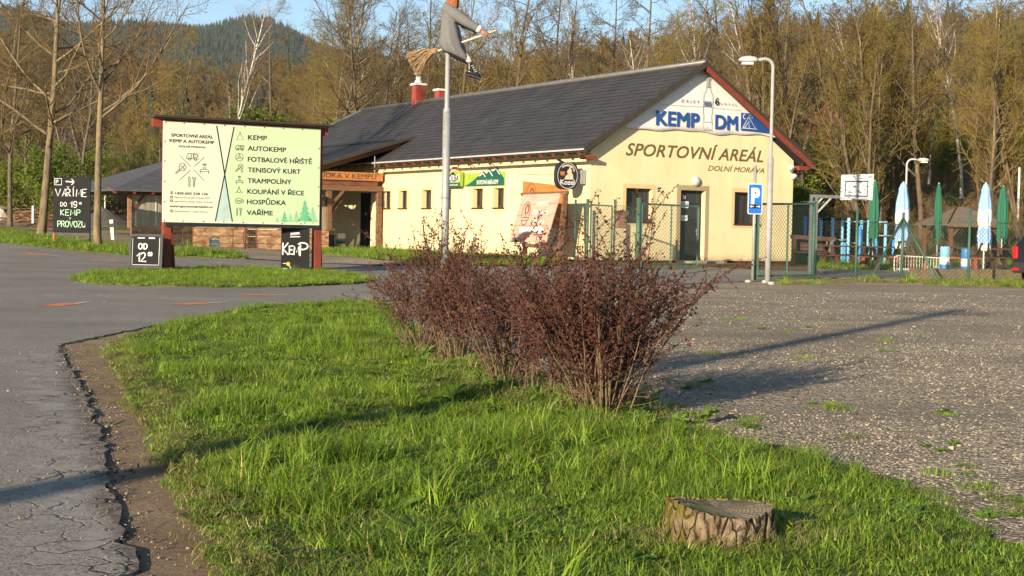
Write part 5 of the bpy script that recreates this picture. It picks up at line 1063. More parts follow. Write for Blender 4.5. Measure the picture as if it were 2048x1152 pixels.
def tubes(branches,n):
    V=[];Q=[];off=0
    by={}
    for pts,rr in branches: by.setdefault(len(pts),[]).append((pts,rr))
    for m_,L in by.items():
        P=np.array([b[0] for b in L]); RR=np.array([b[1] for b in L]); B_=len(L)
        T=np.gradient(P,axis=1); T/=np.linalg.norm(T,axis=2,keepdims=True)+1e-9
        ref=np.zeros_like(T); ref[...,0]=1; al=np.abs(T[...,0])>.8; ref[al]=[0,1,0]
        A=np.cross(T,ref); A/=np.linalg.norm(A,axis=2,keepdims=True)+1e-9; C_=np.cross(T,A)
        an=np.arange(n)*2*np.pi/n
        ring=P[:,:,None,:]+RR[:,:,None,None]*(A[:,:,None,:]*np.cos(an)[None,None,:,None]+C_[:,:,None,:]*np.sin(an)[None,None,:,None])
        V.append(ring.reshape(-1,3)); idx=np.arange(B_*m_*n).reshape(B_,m_,n)+off
        a=idx[:,:-1,:]; b=idx[:,1:,:]; q=np.stack([a,np.roll(a,-1,2),np.roll(b,-1,2),b],-1).reshape(-1,4); Q.append(q); off+=B_*m_*n
    return np.concatenate(V),np.concatenate(Q)
def join(parts):
    V=[];Q=[];o=0
    for v,q in parts: V.append(v);Q.append(q+o);o+=len(v)
    return np.concatenate(V),np.concatenate(Q)
def leaves(leaf,seed,k,size,spread):
    g=np.random.default_rng(seed); P=np.array([l[0] for l in leaf]); P=np.repeat(P,k,0); P=P+g.normal(0,spread,P.shape); n=len(P)
    a=g.normal(size=(n,3)); a/=np.linalg.norm(a,axis=1)[:,None]; b=g.normal(size=(n,3)); b-=a*(a*b).sum(1)[:,None]; b/=np.linalg.norm(b,axis=1)[:,None]
    s=size*g.uniform(.6,1.4,(n,1)); V=np.stack([P-a*s,P+b*s*.55,P+a*s,P-b*s*.55],1).reshape(-1,3); return V,np.arange(n*4).reshape(-1,4)
def mat_bark(name,c,c2,birch=False):
    x=N(name); p=x.obj()
    a=x.mix(x.ramp(x.noise(x.obj((3,3,.8)),2.5,6),[(.35,0),(.65,1)]),c,c2)
    if birch: a=x.mix(x.ramp(x.noise(x.obj((1.2,1.2,5)),2.2,3),[(.56,0),(.62,1)]),a,(.05,.045,.04))
    else: a=x.mix(x.ramp(x.noise(x.obj((1,1,.6)),1.6,4),[(.58,0),(.7,.7)]),a,(.33,.27,.10))
    x.col(a); x.bump(x.noise(x.obj((6,6,1)),5,5),.6,.03); return x.set(.9,.15)
m_bark=mat_bark('alder_bark',(.17,.125,.08),(.085,.064,.044)); m_bark2=mat_bark('grey_bark',(.14,.115,.085),(.075,.06,.047)); m_birch=mat_bark('birch_bark',(.64,.58,.50),(.5,.44,.36),True); m_roadbark=mat_bark('lichen_bark',(.25,.185,.10),(.09,.07,.05))
def mat_twig(name,c,c2):
    x=N(name); oi=x.n('ObjectInfo'); x.col(x.mix(oi.outputs['Random'],c,c2)); return x.set(.85,.15)
m_tw=mat_twig('brown_twigs',(.165,.105,.045),(.128,.088,.04)); m_tw2=mat_twig('golden_twigs',(.235,.155,.042),(.18,.132,.036)); m_tw3=mat_twig('purplish_birch_twigs',(.20,.145,.115),(.165,.12,.09)); m_tw4=mat_twig('dark_twigs',(.09,.065,.042),(.115,.08,.05))
def mat_leaf(name,c,c2,tr=.35):
    x=N(name); oi=x.n('ObjectInfo'); g=x.n('NewGeometry'); k=x.mix(x.math('FRACT',x.math('MULTIPLY',oi.outputs['Random'],7.3)),c,c2); k=x.mix(.5,k,x.ramp(x.noise(x.pos(),3,3),[(.3,.6),(.7,1.3)]),'MULTIPLY'); x.col(k)
    t=x.n('BsdfTranslucent'); x.l(k,t.inputs[0]); ms=x.n('MixShader'); ms.inputs[0].default_value=tr; x.l(x.b.outputs[0],ms.inputs[1]); x.l(t.outputs[0],ms.inputs[2]); x.l(ms.outputs[0],x.o.inputs[0]); return x.set(.7,.2)
m_lf=mat_leaf('spring_leaf',(.19,.22,.03),(.12,.17,.025)); m_bud=mat_leaf('golden_bud',(.185,.13,.03),(.135,.115,.028)); m_ever=mat_leaf('spruce_needles',(.028,.042,.027),(.042,.055,.028),.1); m_yel2=mat_leaf('yellow_catkin',(.26,.20,.03),(.175,.175,.027))
PROTO={}
def proto(kind,seed,trunk_mat,twig_mat,leafm=None,lk=(1,.03,.06),sides=(8,5,4,3,3),**g):
    br_,lf=grow(seed,**g); mx=g['maxlev']; 
    tk=join([tubes(br_[0],sides[0])]+([tubes(br_[1],sides[1])] if mx>=1 and br_[1] else [])); tw=[tubes(br_[l],sides[l]) for l in range(2,mx+1) if br_[l]]
    t_=np_mesh(kind+'_trunk',tk[0],None,tk[1]); t_.materials.append(trunk_mat); t_.polygons.foreach_set('use_smooth',[True]*len(t_.polygons))
    cv,cq=join(tw); c_=None
    c_=np_mesh(kind+'_crown',cv,None,cq); c_.materials.append(twig_mat)
    l_=None
    if leafm: lv,lq=leaves(lf,seed,*lk); l_=np_mesh(kind+'_leaves',lv,None,lq); l_.materials.append(leafm)
    PROTO.setdefault(kind,[]).append((t_,c_,l_,g['H']))
base=dict(nch=[22,8,6,4],ratio=[.38,.42,.5],ang=[48,42,40,38],seg=[9,6,4,2,2],jit=[.06,.13,.16,.18,.2],trop=[.0,.06,.05,.03,0],tmin=[.22,.2,.15,.1],maxlev=3)
def P_(**k): d=dict(base); d.update(k); return d
for i in range(3): proto('alder',10+i,m_bark,m_tw,m_bud,(1,.035,.05),H=15,r0=.145,**P_(nch=[24,9,9],ang=[50+8*i,46,42,38],jit=[.08,.2,.2,.2,.2],tmin=[.18+.08*i,.2,.1]))
for i in range(2): proto('golden',20+i,m_bark,m_tw2,m_yel2,(1,.04,.06),H=14,r0=.125,**P_(nch=[26,9,8],ratio=[.34,.45,.5],ang=[46,46,42,38],jit=[.07,.18,.2,.2,.2],trop=[0,.08,.05,.03,0]))
for i in range(2): proto('birch',30+i,m_birch,m_tw3,None,H=16,r0=.11,rmin=.005,**P_(nch=[26,9,9],ratio=[.30,.5,.6],ang=[36,36,34,30],trop=[0,.10,-.02,-.08,-.1],tmin=[.35,.25,.1,.1]))
for i in range(2): proto('dark',40+i,m_bark2,m_tw4,None,H=15,r0=.15,**P_(nch=[18,9,8],ratio=[.42,.45,.5],ang=[44,46,42,38],tmin=[.35,.2,.1,.1],jit=[.09,.2,.22,.2,.2]))
proto('fan',50,m_bark,m_tw2,m_bud,(1,.035,.05),H=13,r0=.13,stems=6,lean=.28,**P_(nch=[16,8,7],ratio=[.3,.42,.5],ang=[26,34,36,36],trop=[.02,.09,.05,.03,0],tmin=[.15,.15,.1,.1]))
for i in range(3): proto('thicket',60+i,m_bark2,[m_tw,m_tw2,m_tw4][i],[m_bud,None,None][i],(1,.03,.05),H=4.2,r0=.035,stems=11,lean=.5,rmin=.005,**P_(nch=[9,6,4],ratio=[.42,.5,.5],ang=[34,38,38,36],seg=[6,4,3,2,2],tmin=[.12,.1,.1,.1],sides=(4,3,3,3,3)) if False else dict(P_(nch=[9,6,4],ratio=[.42,.5,.5],ang=[34,38,38,36],seg=[6,4,3,2,2],tmin=[.12,.1,.1,.1])))
for i in range(2): proto('leafy',70+i,m_bark2,m_tw,m_lf,(3,.06,.14),H=4.2,r0=.03,stems=9,lean=.45,rmin=.005,**P_(nch=[8,6,4],ratio=[.42,.5,.5],ang=[36,38,38,36],seg=[6,4,3,2,2],tmin=[.1,.1,.1,.1]))
# young spruce: whorled drooping boughs carrying needle sprays
def spruce(seed,H=9.,R0=1.9,whorls=22,per=9):
    r=random.Random(seed); b=[];lf=[]
    for w_ in range(whorls):
        z=H*(.06+.92*w_/whorls); L=R0*(1-w_/whorls)**.85+.12
        for j in range(per):
            a=r.uniform(0,6.28); d=np.array([math.cos(a),math.sin(a),0]); p0=np.array([0,0,z+r.uniform(-.1,.1)]); pts=[p0+d*L*t+np.array([0,0,-.28*L*t*t*1.4+.1*L*t*(w_>whorls*.7)]) for t in(0,.5,1)]; b.append((pts,[.02,.014,.006]))
            n=max(3,int(L*9))
            for q in range(n):
                t=(q+1)/n; p=p0+d*L*t+np.array([0,0,-.39*L*t*t])
                for _ in range(3): lf.append((p+np.array([r.gauss(0,.07),r.gauss(0,.07),r.gauss(-.04,.05)]),d))
    tk=tubes([([np.array([0,0,-.2]),np.array([0,0,H*.5]),np.array([0,0,H])],[.13,.07,.015])],7); t_=np_mesh('spruce_trunk',tk[0],None,tk[1]); t_.materials.append(m_bark2)
    tb=tubes(b,3); c_=np_mesh('spruce_boughs',tb[0],None,tb[1]); c_.materials.append(m_bark2); lv,lq=leaves(lf,seed,1,.13,.03); l_=np_mesh('spruce_needles',lv,None,lq); l_.materials.append(m_ever)
    PROTO.setdefault('spruce',[]).append((t_,c_,l_,H))
spruce(1); spruce(2,8.,1.6,20,8)
NAMES={'alder':'alder_tree','golden':'willow_tree','birch':'birch_tree','dark':'oak_tree','fan':'multi_stem_tree','thicket':'bare_shrub','leafy':'leafy_bush','spruce':'spruce_tree'}
tr=random.Random(11)
def tree(kind,x,y,H_,label,group=None,rz=None,var=None,lean=0,wide=1.):
    L=PROTO[kind]; t_,c_,l_,h0=L[tr.randrange(len(L)) if var is None else var]; s=H_/h0
    root=thing(NAMES[kind],label,'tree' if kind not in('thicket','leafy') else 'bush',on(x,y,-.05),tr.uniform(0,6.28) if rz is None else rz,group); root.scale=(s*wide,s*wide,s); root.rotation_euler[0]=lean or tr.gauss(0,.02)
    link('trunk' if kind not in('thicket','leafy') else 'stems',t_,None,root); c=link('crown',c_,None,root)
    if l_: link('foliage',l_,None,root)
    return root
def tu(kind,u,Y,vt,label,group=None,**k):          # tree whose crown top shows at row vt
    p=at(u,450,Y); h=zrow(on(p.x,p.y),vt); return tree(kind,p.x,p.y,max(h,1.5),label,group,**k)
# ---- the two roadside trees at left
proto('road',101,m_roadbark,m_tw,m_bud,(1,.03,.04),H=12,r0=.155,**P_(nch=[26,9,9],ratio=[.5,.42,.5],ang=[62,44,40,38],tmin=[.28,.2,.1,.1],jit=[.05,.16,.18,.2,.2],trop=[.0,.05,.05,.03,0])); proto('road',104,m_roadbark,m_tw,m_bud,(1,.03,.04),H=12,r0=.13,**P_(nch=[26,9,9],ratio=[.42,.42,.5],ang=[50,44,40,38],tmin=[.34,.2,.1,.1],jit=[.04,.15,.18,.2,.2],trop=[.0,.07,.05,.03,0])); NAMES['road']='roadside_tree'
p=G(82,476); o=tree('road',p.x,p.y,13.5,'leaning lichen-covered bare tree left of the chalkboard',None,1.2,0); o.rotation_euler=(0.0,R(5),.6)
p=G(194,493)*1.0; k_=(p.y-1.8)/p.y; p=on(p.x*k_,p.y-1.8); o=tree('road',p.x,p.y,12.5,'straight pale bare tree right of the chalkboard',None,2.6,1); o.rotation_euler=(0,R(1.5),2.2)
# ---- named single trees
tu('birch',452,92,-30,'white-stemmed birch above the billboard',var=0); tu('birch',1394,88,-60,'birch with pale forked stem behind the gable peak',var=1); tu('dark',625,86,-90,'tall forked bare tree right of the billboard top',var=0); tu('alder',720,80,-70,'tall bare tree left of the brick chimney',var=1)
tu('fan',1798,74,-20,'broad many-stemmed bare tree above the blue parasol'); tu('dark',1602,72,-120,'tall dark-crowned tree right of the lamp arm',var=1); tu('alder',1700,70,-60,'thick-trunked bare tree behind the backboard',var=0); tu('golden',905,84,-80,'golden twigged tree behind the witch',var=0); tu('fan',1962,70,20,'many-stemmed golden tree at the right'); tu('golden',350,95,60,'slender tree just left above the billboard',var=1); tu('alder',540,100,20,'thin bare tree on the skyline above the billboard',var=2); tu('alder',20,75,-60,'bare tree cut by the left edge',var=1)
# ---- the wood, by bands (u range, distance range, crown-top row range, kinds, count)
LBL={'alder':'bare brown alder','golden':'golden-twigged bare tree','birch':'slim white birch','dark':'dark gnarled bare tree','fan':'spreading many-stemmed tree','thicket':'tangled bare shrub','leafy':'yellow-green budding bush','spruce':'dark young spruce'}
LM=[(-200,'left of the chalkboard'),(60,'behind the leaning roadside tree'),(150,'behind the straight roadside tree'),(230,'over the pavilion roof'),(330,'over the left half of the billboard'),(480,'over the right half of the billboard'),(645,'over the hipped roof end'),(760,'by the brick chimneys'),(860,'beside the witch pole'),(960,'over the broom stick end'),(1060,'over the middle of the roof'),(1180,'over the roof left of the gable'),(1300,'left of the gable peak'),(1415,'right of the gable peak'),(1490,'beside the tall lamp'),(1590,'over the right eave'),(1670,'over the basketball board'),(1745,'over the first green parasol'),(1800,'over the left blue parasol'),(1870,'over the slim green parasol'),(1920,'over the gazebo'),(1970,'over the right blue parasol'),(2010,'at the right edge')]
PEND=[]
def band(n,u0,u1,Y0,Y1,v0,v1,kinds,where,wide=1.):
    for i in range(n):
        kd=kinds[tr.randrange(len(kinds))]; u=u0+(u1-u0)*((i+tr.random())/n); Y=tr.uniform(Y0,Y1)
        if abs(u-1650)<34 and Y<103 and v1<300: u+=70 if u>1650 else -70
        o=tu(kd,u,Y,tr.uniform(v0,v1),LBL[kd],LBL[kd]+'s '+where,wide=wide*tr.uniform(.9,1.2))
        lm=[t for a,t in LM if a<=u] or [LM[0][1]]; PEND.append((LBL[kd],lm[-1],u,o))
def finish_labels():
    d={}
    for k,w_,u,o in PEND: d.setdefault((k,w_),[]).append((o.location.y,o))
    ORD=['nearest','second nearest','third nearest','fourth nearest','fifth nearest','sixth nearest','seventh nearest','eighth nearest','ninth nearest','tenth nearest','eleventh nearest','twelfth nearest','thirteenth nearest','fourteenth nearest','farthest']
    for (k,w_),L in d.items():
        L.sort(key=lambda q:q[0])
        for i,(y,o) in enumerate(L): o['label']=(k if len(L)==1 else ORD[min(i,14)]+' '+k)+' '+w_
WR='in the wood on the right slope'; WC='in the wood behind the building'; WL='in the wood at far left'
band(20,1480,2150,64,84,-120,70,['alder','golden','fan','alder','birch'],WR); band(32,1440,2200,86,125,0,120,['alder','golden','dark','birch','golden'],WR); band(24,1420,2200,125,175,40,110,['alder','golden','dark','spruce'],WR)
band(22,640,1480,80,98,-70,85,['alder','golden','dark','birch','alder'],WC); band(32,600,1500,100,150,20,140,['alder','golden','dark','golden','birch'],WC)
band(15,-120,660,88,112,150,300,['alder','golden','birch','alder'],WL); band(26,-160,700,112,160,200,320,['alder','golden','dark','golden'],WL); band(5,-60,260,84,100,-40,60,['alder','dark'],WL)
band(26,1600,2150,60,72,350,440,['thicket'],WR); band(38,1480,2150,74,110,180,330,['thicket','leafy','leafy'],WR); band(22,-80,330,86,100,300,390,['thicket','thicket','leafy'],WL); band(28,-80,680,100,130,230,330,['thicket','leafy','leafy'],WL); band(28,640,1450,75,98,180,260,['thicket','leafy','leafy'],WC)
finish_labels()
for u,Y,vt,lb in((135,84,265,'bright green bush behind the chalkboard'),(90,86,300,'green bush left of the chalkboard'),(1668,80,262,'yellow-green bush in front of the orange cabin'),(1600,76,240,'green bush beside the right eave'),(1575,64,330,'green bush behind the far lamp'),(560,95,190,'green bush above the billboard right half'),(480,98,200,'olive bush above the billboard centre')): tu('leafy',u,Y,vt,lb)
# ---- far hills
def hill(name,sky,Y,depth,base,mat):
    us=np.linspace(-500,2600,90); vsk=np.interp(us,[p[0] for p in sky],[p[1] for p in sky]); g=np.random.default_rng(3); V=[]; nr=26
    for j in range(nr):
        k=j/(nr-1); 
        for i,u in enumerate(us):
            c=at(u,vsk[i],Y); y=Y-depth*(1-min(k/.8,1))+ (depth*.8*max(0,(k-.8)/.2)); x=c.x*(.75+.25*y/Y)
            hh=c.z*(ss(np.array(min(k/.8,1)))**.85 if k<=.8 else 1-.5*(k-.8)/.2); hh=float(hh)*(1+.03*math.sin(i*.9+j*.7)*(k<.75))+base*(1-min(k/.8,1)); V.append((x,y,hh))
    a=len(us); q=[(j*a+i,j*a+i+1,(j+1)*a+i+1,(j+1)*a+i) for j in range(nr-1) for i in range(a-1)]
    o=link(name,np_mesh(name,V,None,q),mat,smooth=True); tag(o,kind='structure'); return np.array(V).reshape(nr,a,3)
m_hillb=M('brown_wooded_hill',(.15,.105,.05),(.10,.085,.04),.03,.95,.05); m_hillg=M('dark_wooded_mountain',(.03,.045,.028),(.05,.06,.032),.004,.95,.05)
HB=hill('mountain',[(-500,60),(-100,40),(100,52),(270,72),(340,80),(400,74),(480,62),(545,66),(600,82),(660,108),(760,140),(1000,175),(1600,150),(2600,120)],3200,1500,60,m_hillg)
HA=hill('hill',[(-500,150),(0,165),(180,170),(300,205),(420,220),(560,215),(700,215),(1000,190),(1300,150),(1500,125),(1700,110),(2100,100),(2600,95)],520,260,8,m_hillb)
# ---- scattering of uncountable things with geometry nodes
def scatter(name,P,rot,scl,idx,protos,label,mat=None):
    me=bpy.data.meshes.new(name); me.vertices.add(len(P)); me.vertices.foreach_set('co',np.asarray(P,np.float32).ravel())
    for nm,ty,arr in(('rot','FLOAT_VECTOR',rot),('scl','FLOAT_VECTOR',scl)):
        a=me.attributes.new(nm,ty,'POINT'); a.data.foreach_set('vector',np.asarray(arr,np.float32).ravel())
    a=me.attributes.new('idx','INT','POINT'); a.data.foreach_set('value',np.asarray(idx,np.int32))
    o=bpy.data.objects.new(name,me); COL.objects.link(o); tag(o,label,None,None,'stuff')
    col=bpy.data.collections.new(name+'_pieces')
    for i,m_ in enumerate(protos): po=bpy.data.objects.new('%s_piece_%02d'%(name,i),m_); col.objects.link(po)
    ng=bpy.data.node_groups.new(name,'GeometryNodeTree'); ng.interface.new_socket('Geometry',in_out='INPUT',socket_type='NodeSocketGeometry'); ng.interface.new_socket('Geometry',in_out='OUTPUT',socket_type='NodeSocketGeometry')
    nn=ng.nodes; gi=nn.new('NodeGroupInput'); go=nn.new('NodeGroupOutput'); ci=nn.new('GeometryNodeCollectionInfo'); ci.inputs[0].default_value=col; ci.inputs[1].default_value=True; ci.inputs[2].default_value=True
    ip=nn.new('GeometryNodeInstanceOnPoints'); ip.inputs['Pick Instance'].default_value=True
    def at_(nm,ty): x=nn.new('GeometryNodeInputNamedAttribute'); x.data_type=ty; x.inputs[0].default_value=nm; return x.outputs[0]
    ng.links.new(gi.outputs[0],ip.inputs['Points']); ng.links.new(ci.outputs[0],ip.inputs['Instance']); ng.links.new(at_('idx','INT'),ip.inputs['Instance Index']); ng.links.new(at_('rot','FLOAT_VECTOR'),ip.inputs['Rotation']); ng.links.new(at_('scl','FLOAT_VECTOR'),ip.inputs['Scale']); ng.links.new(ip.outputs[0],go.inputs[0])
    md=o.modifiers.new('scatter','NODES'); md.node_group=ng; return o
def on_hill(Vg,n,seed,k0,k1):
    g=np.random.default_rng(seed); nr,a,_=Vg.shape; i=g.uniform(0,a-1.01,n); j=g.uniform(k0*(nr-1),k1*(nr-1),n); i0=i.astype(int); j0=j.astype(int); fi=(i-i0)[:,None]; fj=(j-j0)[:,None]
    return Vg[j0,i0]*(1-fi)*(1-fj)+Vg[j0,i0+1]*fi*(1-fj)+Vg[j0+1,i0]*(1-fi)*fj+Vg[j0+1,i0+1]*fi*fj,g
def cone_tree(seed):
    r=random.Random(seed); m=MB()
    for k in range(5): z=.1+k*.17; rd=.2*(1-k/5.5); n=7; ph=r.uniform(0,6); v=[(0,0,z+.3)]+[(rd*r.uniform(.7,1.2)*math.cos(ph+6.283*j/n),rd*r.uniform(.7,1.2)*math.sin(ph+6.283*j/n),z-.04*r.random()) for j in range(n)]; m.add(v,[(0,1+j,1+(j+1)%n) for j in range(n)])
    me=bpy.data.meshes.new('far_spruce'); me.from_pydata(m.v,[],m.f); me.materials.append(m_ever); return me
P,g=on_hill(HB,30000,5,.15,.86); n=len(P); s=g.uniform(8,16,n); scatter('far_spruce_forest',P,np.stack([g.normal(0,.03,n),g.normal(0,.03,n),g.uniform(0,6.28,n)],1),np.stack([s,s,s],1),g.integers(0,3,n),[cone_tree(i) for i in range(3)],'distant dark spruce forest covering the mountain')
def far_bare(seed,mat,leafm):
    br_,lf=grow(seed,H=1.,r0=.012,rmin=.0022,**P_(nch=[16,8,5],ratio=[.42,.45,.5],seg=[4,3,2,2,2],tmin=[.2,.15,.1,.1])); v,q=join([tubes(br_[l],3) for l in range(4)]); me=np_mesh('far_bare_tree',v,None,q); me.materials.append(mat); return me
P,g=on_hill(HA,3600,6,.1,.86); n=len(P); s=g.uniform(9,16,n); idx=g.choice(4,n,p=[.38,.34,.16,.12]); scatter('far_bare_forest',P,np.stack([g.normal(0,.04,n),g.normal(0,.04,n),g.uniform(0,6.28,n)],1),np.stack([s*1.2,s*1.2,s],1),idx,[far_bare(1,m_tw,None),far_bare(2,m_tw2,None),far_bare(3,m_tw4,None),cone_tree(9)],'bare deciduous forest covering the nearer hill')
# ================================================================ grass, weeds and stones
def inside(P,poly):
    poly=np.array([(p[0],p[1]) for p in poly]); x,y=P[:,0],P[:,1]; c=np.zeros(len(P),bool); n=len(poly); j=n-1
    for i in range(n):
        xi,yi=poly[i]; xj,yj=poly[j]; k=((yi>y)!=(yj>y))&(x<(xj-xi)*(y-yi)/(yj-yi+1e-12)+xi); c^=k; j=i
    return c
def edge_dist(P,pts):
    d=np.full(len(P),1e9); pts=np.array([(p[0],p[1]) for p in pts])
    for a,b in zip(pts,pts[1:]):
        ab=b-a; t=np.clip(((P-a)@ab)/(ab@ab+1e-12),0,1); d=np.minimum(d,np.linalg.norm(P-(a+t[:,None]*ab),axis=1))
    return d
def mat_grass(name,cols,tr_=.35):
    x=N(name); at_=x.n('Attribute'); at_.attribute_name='tint'; oi=x.n('ObjectInfo')
    c=x.ramp(at_.outputs['Fac'],[(0,cols[0]),(.5,cols[1]),(.9,cols[2]),(1,cols[3])]); c=x.mix(.6,c,x.ramp(oi.outputs['Random'],[(0,.45),(1,1.4)]),'MULTIPLY')
    x.col(c); t=x.n('BsdfTranslucent'); x.l(c,t.inputs[0]); ms=x.n('MixShader'); ms.inputs[0].default_value=tr_; x.l(x.b.outputs[0],ms.inputs[1]); x.l(t.outputs[0],ms.inputs[2]); x.l(ms.outputs[0],x.o.inputs[0]); return x.set(.5,.35)
m_gr=mat_grass('grass_blade',((.085,.165,.014),(.19,.295,.022),(.33,.395,.048),(.46,.38,.15))); m_gy=mat_grass('dry_grass_blade',((.14,.17,.03),(.27,.24,.07),(.42,.34,.15),(.5,.42,.22)))
def clump(seed,n,rad,h0,h1,wd,bend,mat,seg=3):
    g=np.random.default_rng(seed); a=g.uniform(0,6.283,n); rr=rad*np.sqrt(g.random(n)); b=np.stack([rr*np.cos(a),rr*np.sin(a),np.full(n,-.01)],1); h=g.uniform(h0,h1,n)*g.uniform(.6,1,n); da=a*.5+g.uniform(0,6.283,n); dr=np.stack([np.cos(da),np.sin(da),np.zeros(n)],1); sd=np.stack([-np.sin(da+g.normal(0,.6,n)),np.cos(da+g.normal(0,.6,n)),np.zeros(n)],1); bd=np.abs(g.normal(bend,bend*.6,n)); w_=wd*g.uniform(.6,1.3,n)
    V=[];T=[];tint=[]
    for k in range(seg+1):
        t=k/seg; c=b+dr*(h*bd*t*t)[:,None]+np.array([0,0,1])*(h*t*(1-.3*bd*t))[:,None]; ww=(w_*(1-t**1.6)*.5)[:,None]
        if k<seg: V+=[c-sd*ww,c+sd*ww]
        else: V+=[c]
    nv=2*seg+1; V=np.stack(V,1).reshape(-1,3); o=np.arange(n)*nv
    for k in range(seg-1):
        i=2*k; T+=[np.stack([o+i,o+i+1,o+i+3],1),np.stack([o+i,o+i+3,o+i+2],1)]
    i=2*(seg-1); T+=[np.stack([o+i,o+i+1,o+i+2],1)]
    me=np_mesh('clump',V,np.concatenate(T)); at_=me.attributes.new('tint','FLOAT','POINT'); at_.data.foreach_set('value',np.repeat(np.clip(g.normal(.42,.25,n),0,.94)+(g.random(n)<.05)*.1,nv).astype(np.float32)); me.materials.append(mat); return me
def rosette(seed,n,L,mat):
    g=random.Random(seed); m=MB()
    for i in range(n):
        a=6.283*i/n+g.uniform(-.3,.3); l=L*g.uniform(.6,1.2); d=Vector((math.cos(a),math.sin(a),0)); s=Vector((-d.y,d.x,0)); e=g.uniform(.25,1.0); w_=l*.16
        pts=[(0,.2),(.3,.7),(.55,1.),(.7,.75),(.85,.85),(1,.0)]; V=[];
        for t,ww in pts: c=d*l*t*math.cos(e*.7)+Vector((0,0,l*(t*math.sin(e)-.35*t*t))); V+=[c-s*w_*ww+Vector((0,0,.012*ww)),c,c+s*w_*ww+Vector((0,0,.012*ww))]
        F_=[]
        for k in range(5): i0=3*k; F_+=[(i0,i0+1,i0+4,i0+3),(i0+1,i0+2,i0+5,i0+4)]
        m.add(V,F_)
    me=bpy.data.meshes.new('rosette'); me.from_pydata(m.v,[],m.f); me.materials.append(mat); return me
m_weed=mat_leaf('weed_leaf',(.13,.21,.03),(.09,.17,.025),.3)
CL=[clump(i,130,.15,.05,.10,.0055,.55,m_gr) for i in range(4)]+[clump(10+i,110,.14,.08,.16,.006,.7,m_gr) for i in range(3)]+[clump(20,70,.10,.14,.30,.007,.8,m_gr),clump(21,120,.15,.04,.09,.005,.9,m_gy),clump(22,80,.13,.06,.14,.005,.9,m_gy)]+[rosette(1,9,.13,m_weed),rosette(2,12,.10,m_weed),rosette(3,16,.07,m_weed)]
def vn(x,y,s): return .5+.25*(np.sin(x*s+1.3*np.sin(y*s*.7))+np.sin(y*s*1.2+1.7*np.sin(x*s*.6+2)))
g=np.random.default_rng(21)
def pts_in(poly,dens,g,ymin=-1e9,ymax=1e9):
    a=np.array([(p[0],p[1]) for p in poly]); lo,hi=a.min(0),a.max(0); lo[1]=max(lo[1],ymin); hi[1]=min(hi[1],ymax); n=int((hi[0]-lo[0])*(hi[1]-lo[1])*dens); P=lo+g.random((n,2))*(hi-lo); return P[inside(P,poly)]
STUMP=G(1440,1092)
P=np.concatenate([pts_in(NEAR,135,g,4,8.5),pts_in(NEAR,80,g,8.5,25)]); 
x,y=P[:,0],P[:,1]
left=[NEAR[i] for i in(-1,-2,-3,-4,-5,-6,-7)]; left=[NEAR[0]]+left
el=edge_dist(P,left); eb=edge_dist(P,NEAR+[NEAR[0]])
keep=(np.hypot(x-STUMP.x,y-STUMP.y+.22)>.26)&(g.random(len(P))<np.clip(.55+el*1.6,0,1)); P=P[keep]; x,y=P[:,0],P[:,1]; el=el[keep]; eb=eb[keep]
n=len(P); pat=vn(x,y,2.6); pat2=vn(x+7,y-3,1.1); idx=g.integers(0,4,n); tall=(pat>.62)&(g.random(n)<.75); idx[tall]=4+g.integers(0,3,tall.sum()); idx[(pat2>.5)&(g.random(n)<.17)]=7
dry=(g.random(n)<np.clip(.85-el*1.5,0.06,.85)); idx[dry]=8+g.integers(0,2,dry.sum())
weed=(g.random(n)<np.where((vn(x-2,y+5,1.7)>.60),.16,.03)); idx[weed]=10+g.integers(0,3,weed.sum())
s=g.uniform(.75,1.1,n)*np.clip(.6+eb*1.2,.6,1); hz=s*g.uniform(.5,.85,n)*np.clip(.5+pat*.6,.5,1.1); nf=(y<STUMP.y-.1)&(y>STUMP.y-.9)&(abs(x-STUMP.x)<.36); hz=np.where((idx>=4)&(idx<8),hz*1.3,hz); hz=np.where(nf,hz*.5,hz)
z=terr(x,y)+.02+mound(x,y)*np.clip(eb/.3,.25,1)
scatter('lawn_grass',np.stack([x,y,z],1),np.stack([g.normal(0,.12,n),g.normal(0,.12,n),g.uniform(0,6.28,n)],1),np.stack([s,s,hz],1),idx,CL,'lush sunlit grass of the foreground verge')
le_=[(p.x,p.y) for p in left]; C=[]
for a,b in zip(le_,le_[1:]):
    L_=math.hypot(b[0]-a[0],b[1]-a[1])
    for i in range(int(L_*46)): t_=g.random(); C.append((a[0]+(b[0]-a[0])*t_-abs(g.normal(0,.09))+.16,a[1]+(b[1]-a[1])*t_+g.normal(0,.05)))
C=np.array(C); C=C[C[:,1]>3.5]; n=len(C); s=g.uniform(.35,.85,n); scatter('ragged_edge_grass',np.stack([C[:,0],C[:,1],np.full(n,.03)],1),np.stack([g.normal(0,.35,n),g.normal(0,.35,n),g.uniform(0,6.28,n)],1),np.stack([s,s,s*.7],1),g.choice([0,1,8,8,9,9,12],n),CL,'sparse dry grass along the dirt strip')
